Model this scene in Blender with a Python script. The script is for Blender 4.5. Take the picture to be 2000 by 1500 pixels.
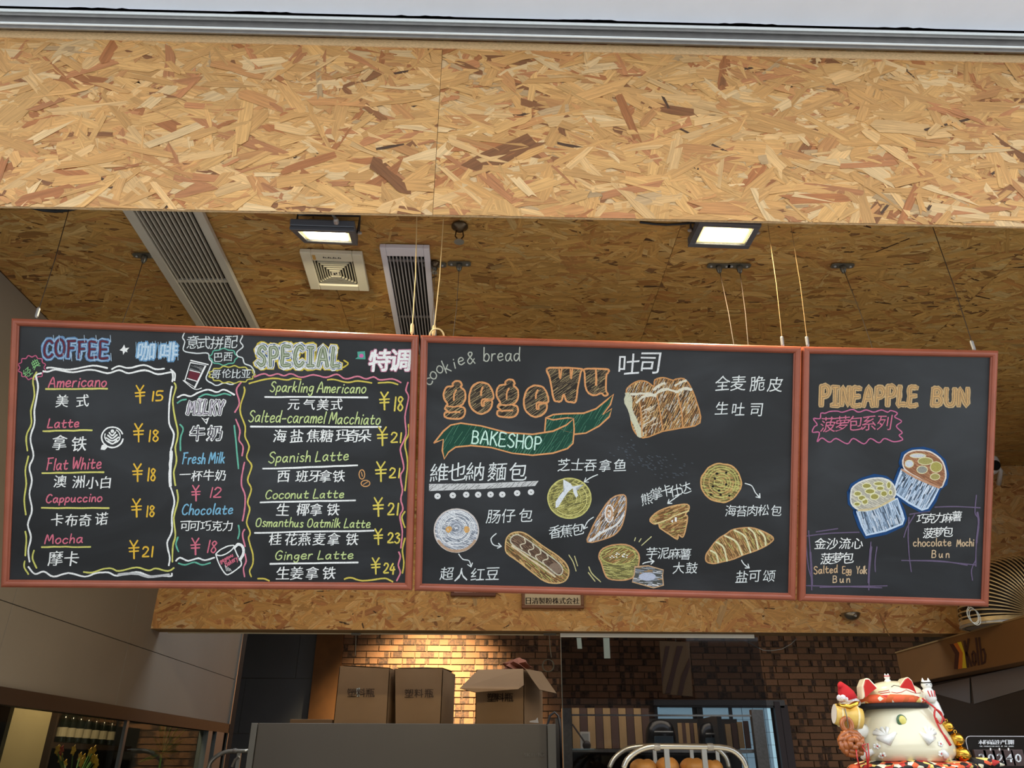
import bpy, math, random
from mathutils import Vector, Matrix
random.seed(7)
SC = bpy.context.scene
for o in list(bpy.data.objects): bpy.data.objects.remove(o)
COL = SC.collection
PI = math.pi
# ---------------------------------------------------------------- camera
F = 1520.0; PITCH = math.radians(26.2); YAW = math.radians(1.28); ROLL = math.radians(0.16); CZ = 1.45
CAMP = Vector((0, 0, CZ))
def ray(px, py):
    x = (px-1000)/F; u = (750-py)/F
    x, u = x*math.cos(ROLL)-u*math.sin(ROLL), x*math.sin(ROLL)+u*math.cos(ROLL)
    fy = math.cos(PITCH)-u*math.sin(PITCH); z = math.sin(PITCH)+u*math.cos(PITCH)
    return Vector((x*math.cos(YAW)+fy*math.sin(YAW), -x*math.sin(YAW)+fy*math.cos(YAW), z))
fwd = ray(1000, 750); right = ray(2520, 750)-fwd; up = ray(1000, -770)-fwd
cam = bpy.data.cameras.new('camera'); camo = bpy.data.objects.new('camera', cam); COL.objects.link(camo)
cam.sensor_width = 36; cam.lens = 36*F/2000; cam.clip_start = .05; cam.clip_end = 100
R = Matrix((right.normalized(), up.normalized(), -fwd.normalized())).transposed()
camo.matrix_world = Matrix.Translation(CAMP) @ R.to_4x4()
SC.camera = camo
# ---------------------------------------------------------------- world, lights, exposure
w = bpy.data.worlds.new('sky'); SC.world = w; w.use_nodes = True
bg = w.node_tree.nodes['Background']; bg.inputs[0].default_value = (.86, .93, 1, 1); bg.inputs[1].default_value = 1.6
SC.view_settings.view_transform = 'Standard'; SC.view_settings.look = 'None'
SC.view_settings.gamma = 1; SC.view_settings.use_curve_mapping = False
SC.view_settings.exposure = 0.64
def light(name, kind, loc, power, col, target=None, size=.3, size_y=None, spot=60, blend=.6):
    l = bpy.data.lights.new(name, kind); l.energy = power; l.color = col
    o = bpy.data.objects.new(name, l); COL.objects.link(o); o.location = loc
    if kind == 'AREA':
        l.shape = 'RECTANGLE'; l.size = size; l.size_y = size_y or size
    elif kind == 'SPOT':
        l.spot_size = math.radians(spot); l.spot_blend = blend; l.shadow_soft_size = size
    else: l.shadow_soft_size = size
    d = (Vector(target)-Vector(loc)) if target is not None else Vector((0, 0, -1))
    o.rotation_euler = d.to_track_quat('-Z', 'Y').to_euler()
    return o
YB = 1.7; ZC = CZ+1.65; YS = 4.4; XL = -1.85; XR = 3.4; YW = 8.5
light('brick_wall_spot_lamp', 'SPOT', (-.5, 7.45, 3.0), 430, (1, .80, .47), (-.62, 8.5, 1.75), .05, spot=88, blend=1)
light('kitchen_fill_light', 'AREA', (-1.2, 6.4, 3.0), 3, (1, .88, .72), size=.6)  # unseen fill light added for general kitchen brightness
light('kitchen_fill_light_right', 'AREA', (2.2, 6.6, 3.0), .6, (1, .86, .68), size=.6)  # weaker unseen fill added on the right side of the kitchen
light('ceiling_fill_uplight', 'AREA', (.6, 3.1, 1.25), 6, (1, .84, .58), (.6, 3.25, 3), size=4.6, size_y=.7)  # unseen fill added to brighten the strand board ceiling from below
light('cabinet_fill_light', 'AREA', (1.05, 5.75, 2.0), 2.2, (1, .86, .66), size=1.2, size_y=.2)  # unseen light added to lift the dark cabinet interior
light('left_window_fill_light', 'POINT', (-2.1, 4.6, 2.2), 22, (1, .8, .5), size=.1)  # unseen light added for the made-up room behind the left window
# ---------------------------------------------------------------- pixel helpers (photo pixel -> point on a real surface)
def PY(px, py, Y): r = ray(px, py); return CAMP+r*(Y/r.y)
def PX(px, py, X): r = ray(px, py); return CAMP+r*(X/r.x)
def PZ(px, py, Z): r = ray(px, py); return CAMP+r*((Z-CZ)/r.z)
def PD(px, py, d): return CAMP+ray(px, py)*d
ba, bt = math.radians(1.25), math.radians(26.0)
BN = Vector((math.sin(ba)*math.cos(bt), -math.cos(ba)*math.cos(bt), -math.sin(bt)))
BD = 2.42
def PB(px, py, off=0.0):
    r = ray(px, py); p = CAMP+r*(-BD/r.dot(BN)); return p+BN*off
# ---------------------------------------------------------------- materials
def lin(c):
    return tuple(((v/255)/12.92 if v/255 <= .04045 else ((v/255+.055)/1.055)**2.4) for v in c)
MATS = {}
def new_mat(name):
    m = bpy.data.materials.new(name); m.use_nodes = True; nt = m.node_tree
    b = nt.nodes['Principled BSDF']; return m, nt, b
def mat(name, rgb, rough=.6, metal=0, noise=.0, nscale=20, bump=0, bscale=60, emit=None, estr=0, coat=0, stretch=None):
    if name in MATS: return MATS[name]
    m, nt, b = new_mat(name); c = lin(rgb)+(1,)
    b.inputs['Base Color'].default_value = c; b.inputs['Roughness'].default_value = rough; b.inputs['Metallic'].default_value = metal
    b.inputs['Coat Weight'].default_value = coat
    if noise or bump:
        g = nt.nodes.new('ShaderNodeTexCoord'); mp = nt.nodes.new('ShaderNodeMapping'); nt.links.new(g.outputs['Object'], mp.inputs[0])
        if stretch: mp.inputs['Scale'].default_value = stretch
    if noise:
        n = nt.nodes.new('ShaderNodeTexNoise'); n.inputs['Scale'].default_value = nscale; n.inputs['Detail'].default_value = 5
        nt.links.new(mp.outputs[0], n.inputs[0])
        mr = nt.nodes.new('ShaderNodeMapRange'); mr.inputs[1].default_value = .3; mr.inputs[2].default_value = .7
        mr.inputs[3].default_value = 1-noise; mr.inputs[4].default_value = 1+noise; nt.links.new(n.outputs[0], mr.inputs[0])
        mx = nt.nodes.new('ShaderNodeVectorMath'); mx.operation = 'SCALE'; mx.inputs[0].default_value = c[:3]
        nt.links.new(mr.outputs[0], mx.inputs['Scale']); nt.links.new(mx.outputs[0], b.inputs['Base Color'])
    if bump:
        n2 = nt.nodes.new('ShaderNodeTexNoise'); n2.inputs['Scale'].default_value = bscale; n2.inputs['Detail'].default_value = 4
        nt.links.new(mp.outputs[0], n2.inputs[0])
        bp = nt.nodes.new('ShaderNodeBump'); bp.inputs['Strength'].default_value = bump; bp.inputs['Distance'].default_value = .01
        nt.links.new(n2.outputs[0], bp.inputs['Height']); nt.links.new(bp.outputs[0], b.inputs['Normal'])
    if emit:
        b.inputs['Emission Color'].default_value = lin(emit)+(1,); b.inputs['Emission Strength'].default_value = estr
    MATS[name] = m; return m
def mat_flake():
    m, nt, b = new_mat('wood strands'); L = nt.links.new
    at = nt.nodes.new('ShaderNodeAttribute'); at.attribute_name = 'Col'
    uv = nt.nodes.new('ShaderNodeUVMap'); uv.uv_map = 'UVMap'
    mp = nt.nodes.new('ShaderNodeMapping'); mp.inputs['Scale'].default_value = (18, 420, 1); L(uv.outputs[0], mp.inputs[0])
    n = nt.nodes.new('ShaderNodeTexNoise'); n.inputs['Scale'].default_value = 1; n.inputs['Detail'].default_value = 4; L(mp.outputs[0], n.inputs[0])
    mr = nt.nodes.new('ShaderNodeMapRange'); mr.inputs[1].default_value = .3; mr.inputs[2].default_value = .7; mr.inputs[3].default_value = .80; mr.inputs[4].default_value = 1.13
    L(n.outputs[0], mr.inputs[0])
    n3 = nt.nodes.new('ShaderNodeTexNoise'); n3.inputs['Scale'].default_value = .35; n3.inputs['Detail'].default_value = 2; L(mp.outputs[0], n3.inputs[0])
    mr3 = nt.nodes.new('ShaderNodeMapRange'); mr3.inputs[1].default_value = .35; mr3.inputs[2].default_value = .65; mr3.inputs[3].default_value = .86; mr3.inputs[4].default_value = 1.1
    L(n3.outputs[0], mr3.inputs[0]); mm = nt.nodes.new('ShaderNodeMath'); mm.operation = 'MULTIPLY'; L(mr.outputs[0], mm.inputs[0]); L(mr3.outputs[0], mm.inputs[1])
    mx = nt.nodes.new('ShaderNodeVectorMath'); mx.operation = 'SCALE'; L(at.outputs['Color'], mx.inputs[0]); L(mm.outputs[0], mx.inputs['Scale'])
    L(mx.outputs[0], b.inputs['Base Color']); b.inputs['Roughness'].default_value = .55
    b.inputs['Specular IOR Level'].default_value = .3
    bp = nt.nodes.new('ShaderNodeBump'); bp.inputs['Strength'].default_value = .25; bp.inputs['Distance'].default_value = .002; L(n.outputs[0], bp.inputs['Height']); L(bp.outputs[0], b.inputs['Normal'])
    return m
def mat_chalk():
    m, nt, b = new_mat('chalk'); L = nt.links.new
    at = nt.nodes.new('ShaderNodeAttribute'); at.attribute_name = 'Col'
    tc = nt.nodes.new('ShaderNodeNewGeometry')
    n = nt.nodes.new('ShaderNodeTexNoise'); n.inputs['Scale'].default_value = 420; n.inputs['Detail'].default_value = 2; L(tc.outputs['Position'], n.inputs[0])
    mr = nt.nodes.new('ShaderNodeMapRange'); mr.inputs[1].default_value = .30; mr.inputs[2].default_value = .46; mr.inputs[3].default_value = .6; mr.inputs[4].default_value = 1
    L(n.outputs[0], mr.inputs[0])
    mx = nt.nodes.new('ShaderNodeMix'); mx.data_type = 'RGBA'; L(mr.outputs[0], mx.inputs[0]); mx.inputs[6].default_value = (.03, .03, .033, 1)
    L(at.outputs['Color'], mx.inputs[7]); L(mx.outputs[2], b.inputs['Base Color']); b.inputs['Roughness'].default_value = .95
    b.inputs['Specular IOR Level'].default_value = .1
    return m
def mat_board():
    m, nt, b = new_mat('blackboard'); L = nt.links.new
    tc = nt.nodes.new('ShaderNodeNewGeometry'); mp = nt.nodes.new('ShaderNodeMapping'); L(tc.outputs['Position'], mp.inputs[0])
    mp.inputs['Scale'].default_value = (1, 1, 2.2); mp.inputs['Rotation'].default_value = (0, .5, 0)
    n = nt.nodes.new('ShaderNodeTexNoise'); n.inputs['Scale'].default_value = 2.6; n.inputs['Detail'].default_value = 5; n.inputs['Distortion'].default_value = .8; L(mp.outputs[0], n.inputs[0])
    r = nt.nodes.new('ShaderNodeValToRGB'); L(n.outputs[0], r.inputs[0])
    r.color_ramp.elements[0].position = .42; r.color_ramp.elements[0].color = (.012, .0128, .014, 1)
    r.color_ramp.elements[1].position = .78; r.color_ramp.elements[1].color = (.034, .037, .041, 1)
    L(r.outputs[0], b.inputs['Base Color']); b.inputs['Roughness'].default_value = .5; b.inputs['Specular IOR Level'].default_value = .4
    return m
def mat_wood_frame():
    return mat('red brown frame wood', (160, 86, 62), .38, noise=.10, nscale=14, bump=.05, bscale=80)
def mat_brick(name, base):
    m, nt, b = new_mat(name); L = nt.links.new
    g = nt.nodes.new('ShaderNodeNewGeometry'); s = nt.nodes.new('ShaderNodeSeparateXYZ'); L(g.outputs['Position'], s.inputs[0])
    def fl(out, k):
        a = nt.nodes.new('ShaderNodeMath'); a.operation = 'MULTIPLY'; a.inputs[1].default_value = k; L(out, a.inputs[0])
        c = nt.nodes.new('ShaderNodeMath'); c.operation = 'FLOOR'; L(a.outputs[0], c.inputs[0]); return c.outputs[0]
    cb = nt.nodes.new('ShaderNodeCombineXYZ'); L(fl(s.outputs[0], 1/.047), cb.inputs[0]); L(fl(s.outputs[2], 1/.063), cb.inputs[1])
    wn = nt.nodes.new('ShaderNodeTexWhiteNoise'); L(cb.outputs[0], wn.inputs[0])
    st = nt.nodes.new('ShaderNodeMapRange'); st.inputs[1].default_value = .66; st.inputs[2].default_value = .72; L(wn.outputs[0], st.inputs[0])
    no = nt.nodes.new('ShaderNodeTexNoise'); no.inputs['Scale'].default_value = 40; L(g.outputs['Position'], no.inputs[0])
    mu = nt.nodes.new('ShaderNodeMath'); mu.operation = 'MULTIPLY'; L(st.outputs[0], mu.inputs[0]); L(no.outputs[0], mu.inputs[1])
    m2 = nt.nodes.new('ShaderNodeMath'); m2.operation = 'MULTIPLY'; m2.inputs[1].default_value = 1.5; m2.use_clamp = True; L(mu.outputs[0], m2.inputs[0])
    oi = nt.nodes.new('ShaderNodeObjectInfo'); hs = nt.nodes.new('ShaderNodeMapRange'); hs.inputs[3].default_value = .75; hs.inputs[4].default_value = 1.2; L(oi.outputs['Random'], hs.inputs[0])
    sc = nt.nodes.new('ShaderNodeVectorMath'); sc.operation = 'SCALE'; sc.inputs[0].default_value = lin(base); L(hs.outputs[0], sc.inputs['Scale'])
    mx = nt.nodes.new('ShaderNodeMix'); mx.data_type = 'RGBA'; L(m2.outputs[0], mx.inputs[0]); L(sc.outputs[0], mx.inputs[6]); mx.inputs[7].default_value = (.06, .035, .025, 1)
    L(mx.outputs[2], b.inputs['Base Color']); b.inputs['Roughness'].default_value = .85
    bp = nt.nodes.new('ShaderNodeBump'); bp.inputs['Strength'].default_value = .4; bp.inputs['Distance'].default_value = .01; L(no.outputs[0], bp.inputs['Height']); L(bp.outputs[0], b.inputs['Normal'])
    return m
def mat_glass(name, tint=(1, 1, 1), alpha=.12, rough=.02):
    m, nt, b = new_mat(name); L = nt.links.new
    nt.nodes.remove(b); out = nt.nodes['Material Output']
    t = nt.nodes.new('ShaderNodeBsdfTransparent'); t.inputs[0].default_value = tint+(1,)
    g = nt.nodes.new('ShaderNodeBsdfGlossy'); g.inputs['Roughness'].default_value = rough; g.inputs[0].default_value = (1, 1, 1, 1)
    mx = nt.nodes.new('ShaderNodeMixShader'); mx.inputs[0].default_value = alpha
    L(t.outputs[0], mx.inputs[1]); L(g.outputs[0], mx.inputs[2]); L(mx.outputs[0], out.inputs[0])
    return m
def mat_floral(name, base):
    m, nt, b = new_mat(name); L = nt.links.new
    g = nt.nodes.new('ShaderNodeNewGeometry')
    v = nt.nodes.new('ShaderNodeTexVoronoi'); v.inputs['Scale'].default_value = 75; L(g.outputs['Position'], v.inputs[0])
    r = nt.nodes.new('ShaderNodeValToRGB'); r.color_ramp.interpolation = 'CONSTANT'
    sp = nt.nodes.new('ShaderNodeSeparateColor'); L(v.outputs['Color'], sp.inputs[0]); L(sp.outputs[0], r.inputs[0])
    e = r.color_ramp.elements; e[0].position = 0; e[0].color = lin(base)+(1,); e[1].position = .35; e[1].color = lin((232, 96, 52))+(1,)
    for p, c in ((.6, (246, 214, 120)), (.75, (190, 40, 34)), (.88, (250, 240, 210))):
        x = e.new(p); x.color = lin(c)+(1,)
    L(r.outputs[0], b.inputs['Base Color']); b.inputs['Roughness'].default_value = .7
    return m
M_FL = mat_flake(); M_CH = mat_chalk(); M_BD = mat_board(); M_FR = mat_wood_frame()
M_STEEL = mat('galvanised steel', (160, 158, 156), .4, .5, noise=.08, nscale=30)
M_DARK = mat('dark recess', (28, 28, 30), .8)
M_BASE = mat('board core wood', (120, 84, 46), .8, noise=.25, nscale=40)
M_EDGE = mat('cut board edge', (206, 172, 126), .8, noise=.22, nscale=120, stretch=(1, 1, 5))
# ---------------------------------------------------------------- mesh builder
class MB:
    def __init__(s): s.v = []; s.f = []; s.c = []; s.cur = None
    def add(s, vs, fs, col=None):
        o = len(s.v); s.v.extend([Vector(p) for p in vs]); s.f.extend([tuple(i+o for i in f) for f in fs]); s.c.extend([col or s.cur]*len(vs)); return s
    def box(s, a, b):
        (x0, y0, z0), (x1, y1, z1) = a, b
        return s.hexa([(x0, y0, z0), (x1, y0, z0), (x1, y1, z0), (x0, y1, z0), (x0, y0, z1), (x1, y0, z1), (x1, y1, z1), (x0, y1, z1)])
    def hexa(s, p): return s.add(p, [(3, 2, 1, 0), (4, 5, 6, 7), (0, 1, 5, 4), (1, 2, 6, 5), (2, 3, 7, 6), (3, 0, 4, 7)])
    def slab(s, q, off):   # quad q (or polygon) extruded by vector off
        n = len(q); off = Vector(off); p = [Vector(x) for x in q]
        return s.add(p+[x+off for x in p], [tuple(range(n))[::-1], tuple(range(n, 2*n))]+[(i, (i+1) % n, (i+1) % n+n, i+n) for i in range(n)])
    def tube(s, pts, r, n=8, closed=False, squash=None):
        pts = [Vector(p) for p in pts]; N = len(pts); rr = r if isinstance(r, (list, tuple)) else [r]*N
        rings = []; prev = None
        for i, p in enumerate(pts):
            a = pts[i-1] if (i > 0 or closed) else p; b = pts[(i+1) % N] if (i < N-1 or closed) else p
            t = (b-a).normalized()
            if prev is None:
                h = Vector((0, 0, 1)) if abs(t.z) < .9 else Vector((1, 0, 0)); x = t.cross(h).normalized()
            else: x = (prev-t*prev.dot(t)).normalized()
            prev = x; y = t.cross(x)
            rings.append([p+(x*math.cos(2*PI*k/n)+y*math.sin(2*PI*k/n))*rr[i] for k in range(n)])
        vs = [v for r_ in rings for v in r_]; fs = []
        for i in range(N if closed else N-1):
            j = (i+1) % N
            for k in range(n): k2 = (k+1) % n; fs.append((i*n+k, i*n+k2, j*n+k2, j*n+k))
        if not closed: fs.append(tuple(range(n))[::-1]); fs.append(tuple((N-1)*n+k for k in range(n)))
        return s.add(vs, fs)
    def lathe(s, prof, o, n=32, sx=1, sy=1, ax=(0, 0, 1)):
        o = Vector(o); az = Vector(ax).normalized(); h = Vector((0, 1, 0)) if abs(az.y) < .9 else Vector((1, 0, 0))
        axx = h.cross(az).normalized(); ay = az.cross(axx); vs = []; fs = []
        for (r, z) in prof:
            for k in range(n):
                a = 2*PI*k/n; vs.append(o+axx*(r*sx*math.cos(a))+ay*(r*sy*math.sin(a))+az*z)
        for i in range(len(prof)-1):
            for k in range(n): k2 = (k+1) % n; fs.append((i*n+k, i*n+k2, (i+1)*n+k2, (i+1)*n+k))
        fs.append(tuple(range(n))[::-1]); fs.append(tuple((len(prof)-1)*n+k for k in range(n)))
        return s.add(vs, fs)
    def ball(s, o, rx, ry, rz, n=20, m=12, warp=None):
        prof = [(math.sin(PI*i/m), -math.cos(PI*i/m)) for i in range(m+1)]
        vs = []; fs = []; o = Vector(o)
        for (r, z) in prof:
            for k in range(n):
                a = 2*PI*k/n; p = Vector((r*math.cos(a)*rx, r*math.sin(a)*ry, z*rz)); vs.append(o+(warp(p) if warp else p))
        for i in range(m):
            for k in range(n): k2 = (k+1) % n; fs.append((i*n+k, i*n+k2, (i+1)*n+k2, (i+1)*n+k))
        return s.add(vs, fs)
    def build(s, name, m, parent=None, smooth=False, bevel=0):
        me = bpy.data.meshes.new(name); off = parent_loc(parent)
        me.from_pydata([v-off for v in s.v], [], s.f); me.update()
        if any(c is not None for c in s.c):
            ca = me.color_attributes.new('Col', 'FLOAT_COLOR', 'POINT'); arr = []
            for c in s.c: arr.extend((c or (1, 1, 1))[:3]); arr.append(1)
            ca.data.foreach_set('color', arr)
        me.materials.append(m)
        if smooth: me.polygons.foreach_set('use_smooth', [True]*len(me.polygons))
        o = bpy.data.objects.new(name, me); COL.objects.link(o)
        if parent: o.parent = parent
        if bevel:
            b = o.modifiers.new('b', 'BEVEL'); b.width = bevel; b.segments = 2; b.limit_method = 'ANGLE'
        return o
def parent_loc(p):
    v = Vector((0, 0, 0))
    while p is not None: v += Vector(p.location); p = p.parent
    return v
def thing(name, label, cat, loc, group=None):
    o = bpy.data.objects.new(name, None); COL.objects.link(o); o.location = loc; o.empty_display_size = .05
    return tag(o, label, cat, group)
def tag(o, label, cat, group=None):
    o['label'] = label; o['category'] = cat
    if group: o['group'] = group
    return o
def struct(o): o['kind'] = 'structure'; return o
def stuff(o): o['kind'] = 'stuff'; return o
def lab(o, l): o['label'] = l; return o
# ---------------------------------------------------------------- strand board: a core with real flat strands pressed on it
PAL = [((216, 166, 102), 6), ((222, 178, 120), 5), ((206, 154, 92), 6), ((212, 160, 98), 5), ((226, 190, 138), 1.8), ((196, 138, 84), 3), ((170, 104, 60), 1.5), ((186, 122, 78), 1.6), ((186, 154, 112), .5), ((128, 78, 46), .6)]
PALW = [w_ for _, w_ in PAL]
def clip(poly, w, h):
    for ax, lim, sg in ((0, 0, 1), (0, w, -1), (1, 0, 1), (1, h, -1)):
        out = []
        for i in range(len(poly)):
            a = poly[i]; b = poly[(i+1) % len(poly)]
            da = (a[ax]-lim)*sg; db = (b[ax]-lim)*sg
            if da >= 0: out.append(a)
            if (da >= 0) != (db >= 0):
                t = da/(da-db); out.append(tuple(a[k]+(b[k]-a[k])*t for k in range(4)))
        poly = out
        if len(poly) < 3: return []
    return poly
def strands(name, O, U, V, w, h, N, parent, cover=5.0, ang=32, size=1.0, tone=1.0, seed=1, holes=(), tint=(1, 1, 1), soft=0.0):
    rnd = random.Random(seed); O = Vector(O); U = Vector(U); V = Vector(V); N = Vector(N)
    off = parent_loc(parent); O = O-off
    cnt = int(w*h*cover/(.062*.0155*size*size)); vs = []; fs = []; cs = []; uvs = []
    cols = [lin(c) for c, _ in PAL]; mean = lin((206, 156, 94))
    cols = [tuple((c[k]*(1-soft)+mean[k]*soft)*tint[k] for k in range(3)) for c in cols]
    for i in range(cnt):
        k = rnd.random()
        L = size*(rnd.uniform(.012, .045) if k < .45 else rnd.uniform(.05, .115) if k < .93 else rnd.uniform(.09, .14))
        W = size*(rnd.uniform(.004, .012) if k < .5 else rnd.uniform(.010, .026)); 
        if rnd.random() < .06: W *= 1.7
        a = math.radians(rnd.gauss(0, ang)) if rnd.random() < .85 else rnd.uniform(0, PI)
        cx, cy = rnd.uniform(0, w), rnd.uniform(0, h)
        if any(x0 < cx < x1 and y0 < cy < y1 for x0, y0, x1, y1 in holes): continue
        ca, sa = math.cos(a), math.sin(a); hl, hw = L/2, W/2
        j = lambda q: rnd.uniform(-q, q)
        loc = [(-hl+j(.3*W), -hw), (-hl*.3, -hw*(1+j(.25))), (hl*.4, -hw*(1+j(.25))), (hl+j(.9*W), -hw*.8), (hl+j(.4*W), hw*j(.4)), (hl+j(.9*W), hw*.9), (hl*.2, hw*(1+j(.25))), (-hl*.5, hw*(1+j(.25))), (-hl+j(.9*W), hw*.9), (-hl+j(.5*W), 0)]
        uo, vo = rnd.uniform(0, 50), rnd.uniform(0, 50)
        poly = [(cx+x*ca-y*sa, cy+x*sa+y*ca, x, y) for x, y in loc]
        if cx < L or cy < L or cx > w-L or cy > h-L:
            poly = clip(poly, w, h)
            if len(poly) < 3: continue
        z0 = (i/cnt)*.0022+rnd.random()*.0006; tx, ty = rnd.gauss(0, .008), rnd.gauss(0, .03)
        c = rnd.choices(cols, PALW)[0]; g = tone*rnd.uniform(.86, 1.12); c = (c[0]*g, c[1]*g, c[2]*g)
        if W < .006*size and rnd.random() < .16: c = (.085*tone, .042*tone, .02*tone)  # dark slivers stand in for shadowed gaps between strands
        b0 = len(vs)
        for (x, y, lx, ly) in poly:
            z = max(0.0002, z0+lx*tx+ly*ty); vs.append(O+U*x+V*y+N*z); cs.extend((*c, 1)); uvs.append((lx+uo, ly+vo))
        fs.append(tuple(range(b0, b0+len(poly))))
    me = bpy.data.meshes.new(name); me.from_pydata(vs, [], fs)
    ca_ = me.color_attributes.new('Col', 'FLOAT_COLOR', 'POINT'); ca_.data.foreach_set('color', cs)
    uvl = me.uv_layers.new(name='UVMap'); fl = []
    for f in fs:
        for i in f: fl.extend(uvs[i])
    uvl.data.foreach_set('uv', fl)
    me.materials.append(M_FL); o = bpy.data.objects.new(name, me); COL.objects.link(o); o.parent = parent
    return stuff(o)
# ================================================================= STRUCTURE
# front beam face: pixel lines on the plane Y = YB
zt0, zt1 = PY(0, 65, YB).z, PY(2000, 112, YB).z
zb0, zb1 = PY(0, 403, YB).z, PY(2000, 443, YB).z
zt, zb = (zt0+zt1)/2+.03, (zb0+zb1)/2
xs = PY(855, 260, YB).x
XA, XZ = -2.3, 2.5
tilt = (zb1-zb0)/(PY(2000, 443, YB).x-PY(0, 403, YB).x)
Ub = Vector((1, 0, tilt)).normalized()
def beam_panel(nm, x0, x1, seed):
    z0 = zb0+(x0-PY(0, 403, YB).x)*tilt; hh = zt-zb
    O = Vector((x0, YB, z0)); mb = MB()
    a = O; b = O+Ub*(x1-x0-.0012); mb.slab([a, b, b+Vector((0, 0, hh)), a+Vector((0, 0, hh))], (0, .007, 0))
    o = struct(mb.build(nm, M_EDGE))
    strands('wood_strand', O+Vector((0, -.0002, 0)), Ub, (0, 0, 1), x1-x0-.0012, hh, (0, -1, 0), o, cover=5.5, ang=33, seed=seed, size=1.75, tone=.90, soft=.12)
    return o
beam_panel('trim_1', XA, xs, 11); beam_panel('trim_2', xs, XZ, 12)
# beam box behind the boards (rear face and underside of the header)
struct(MB().box((XA, YB+.009, zb+.05), (XZ, YB+.03, ZC+.6)).build('trim_3', M_BASE))
# lip of strand board over the face (cut edge seen under the steel track)
ez = PY(1000, 88, YB).z
mb = MB(); a0, a1 = PY(-200, 67, YB-.006), PY(2200, 127, YB-.006)
mb.slab([a0, a1, a1+Vector((0, 0, .03)), a0+Vector((0, 0, .03))], (0, .006, 0)); struct(mb.build('trim_4', M_EDGE))
# steel shutter track: profile swept along X. points given as pixel rows at x=1000 -> (y offset toward camera)
def px_row(py, Y): return PY(1000, py, Y)
prof = [(81, .010), (78, .028), (72, .030), (70, .036), (66, .036), (65, .024), (54, .024), (53, .036), (47, .038), (45, .042), (42, .042), (41, .020), (26, .020)]
mb = MB(); L0, L1 = [], []
ux = (PY(2000, 50+8+20, YB)-PY(0, 30, YB)).normalized(); ux = Vector((1, 0, (PY(2000, 105, YB-.01).z-PY(0, 57, YB-.01).z)/(PY(2000, 105, YB-.01).x-PY(0, 57, YB-.01).x)))
cr = []
for py, d in prof:
    p = px_row(py, YB-d); cr.append(p)
vs = []
for p in cr: vs.append(p+ux*(XA-p.x))
for p in cr: vs.append(p+ux*(XZ-p.x))
n = len(cr); mb.add(vs, [(i, i+1, i+1+n, i+n) for i in range(n-1)])
track = struct(mb.build('trim_5', M_STEEL, bevel=.0008))
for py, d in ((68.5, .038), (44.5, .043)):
    p = px_row(py, YB-d); MB().tube([p+ux*(XA-p.x), p+ux*(XZ-p.x)], .0036, 8).build('track_highlight', mat('painted track highlight', (236, 242, 242), .35), track)  # pale strips paint the bright highlight lines along the track
# white exterior soffit sheet (ragged cut edge) with a dark gap behind it
rn = random.Random(3); vs = []; N = 260
zq = PY(1000, 37, YB-.045).z
for i in range(N+1):
    x = XA+(XZ-XA)*i/N
    e = rn.uniform(0, .0035) if (int(i/9) % 3 == 0) else 0
    z = zq+ux.z*x
    vs += [Vector((x, YB-.047-e, z)), Vector((x, YB-.9, z+.02)), Vector((x, YB-.047-e, z+.012)), Vector((x, YB-.9, z+.032))]
fs = []
for i in range(N):
    a, b = i*4, i*4+4; fs += [(a, b, b+1, a+1), (a+2, a+3, b+3, b+2), (a, a+2, b+2, b), (a+1, b+1, b+3, a+3)]
struct(MB().add(vs, fs).build('trim_6', mat('white soffit paint', (232, 238, 248), .6, noise=.03, nscale=6)))
struct(MB().box((XA, YB-.02, zt-.005), (XZ, YB-.004, zt+.25)).build('trim_7', M_DARK))
# floor
struct(MB().box((-4.5, 1.6, -.1), (6, 9, .0)).build('floor', mat('dark shop floor', (84, 78, 72), .5, noise=.08, nscale=3)))
fl = MB().box((-6, -8, -.1), (6, 1.6, 0)).build('floor', mat('pale paving', (176, 172, 166), .7, noise=.08, nscale=3)); struct(fl)
# unseen wall behind the viewer, added to keep sky light off the bricks
struct(MB().box((-16, -11, 0), (16, -10.6, 4.2)).build('wall_blocker', mat('sky blocker grey', (96, 92, 86), .8, noise=.15, nscale=.6))).name = 'wall_front'
# ceiling of strand board panels (runs under the slab from the header to the rear soffit)
cl = MB().box((XL-.1, YB+.031, ZC+.003), (XR, YS+.02, ZC+.03)).build('ceiling', M_BASE); struct(cl)
cuts_x = [XL, -.62, .62, 1.86, XR]; cuts_y = [YB+.1, 2.02, YS]
sd = 30
for j in range(2):
    for i in range(4):
        x0, x1, y0, y1 = cuts_x[i], cuts_x[i+1], cuts_y[j], cuts_y[j+1]; sd += 1
        strands('wood_strand', (x0+.001, y1-.001, ZC+.003), (1, 0, 0), (0, -1, 0), x1-x0-.002, y1-y0-.002, (0, 0, -1), cl, cover=4.2, ang=22, seed=sd, tone=.80, size=1.3, tint=(.93, .98, .84), soft=.38)
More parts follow.
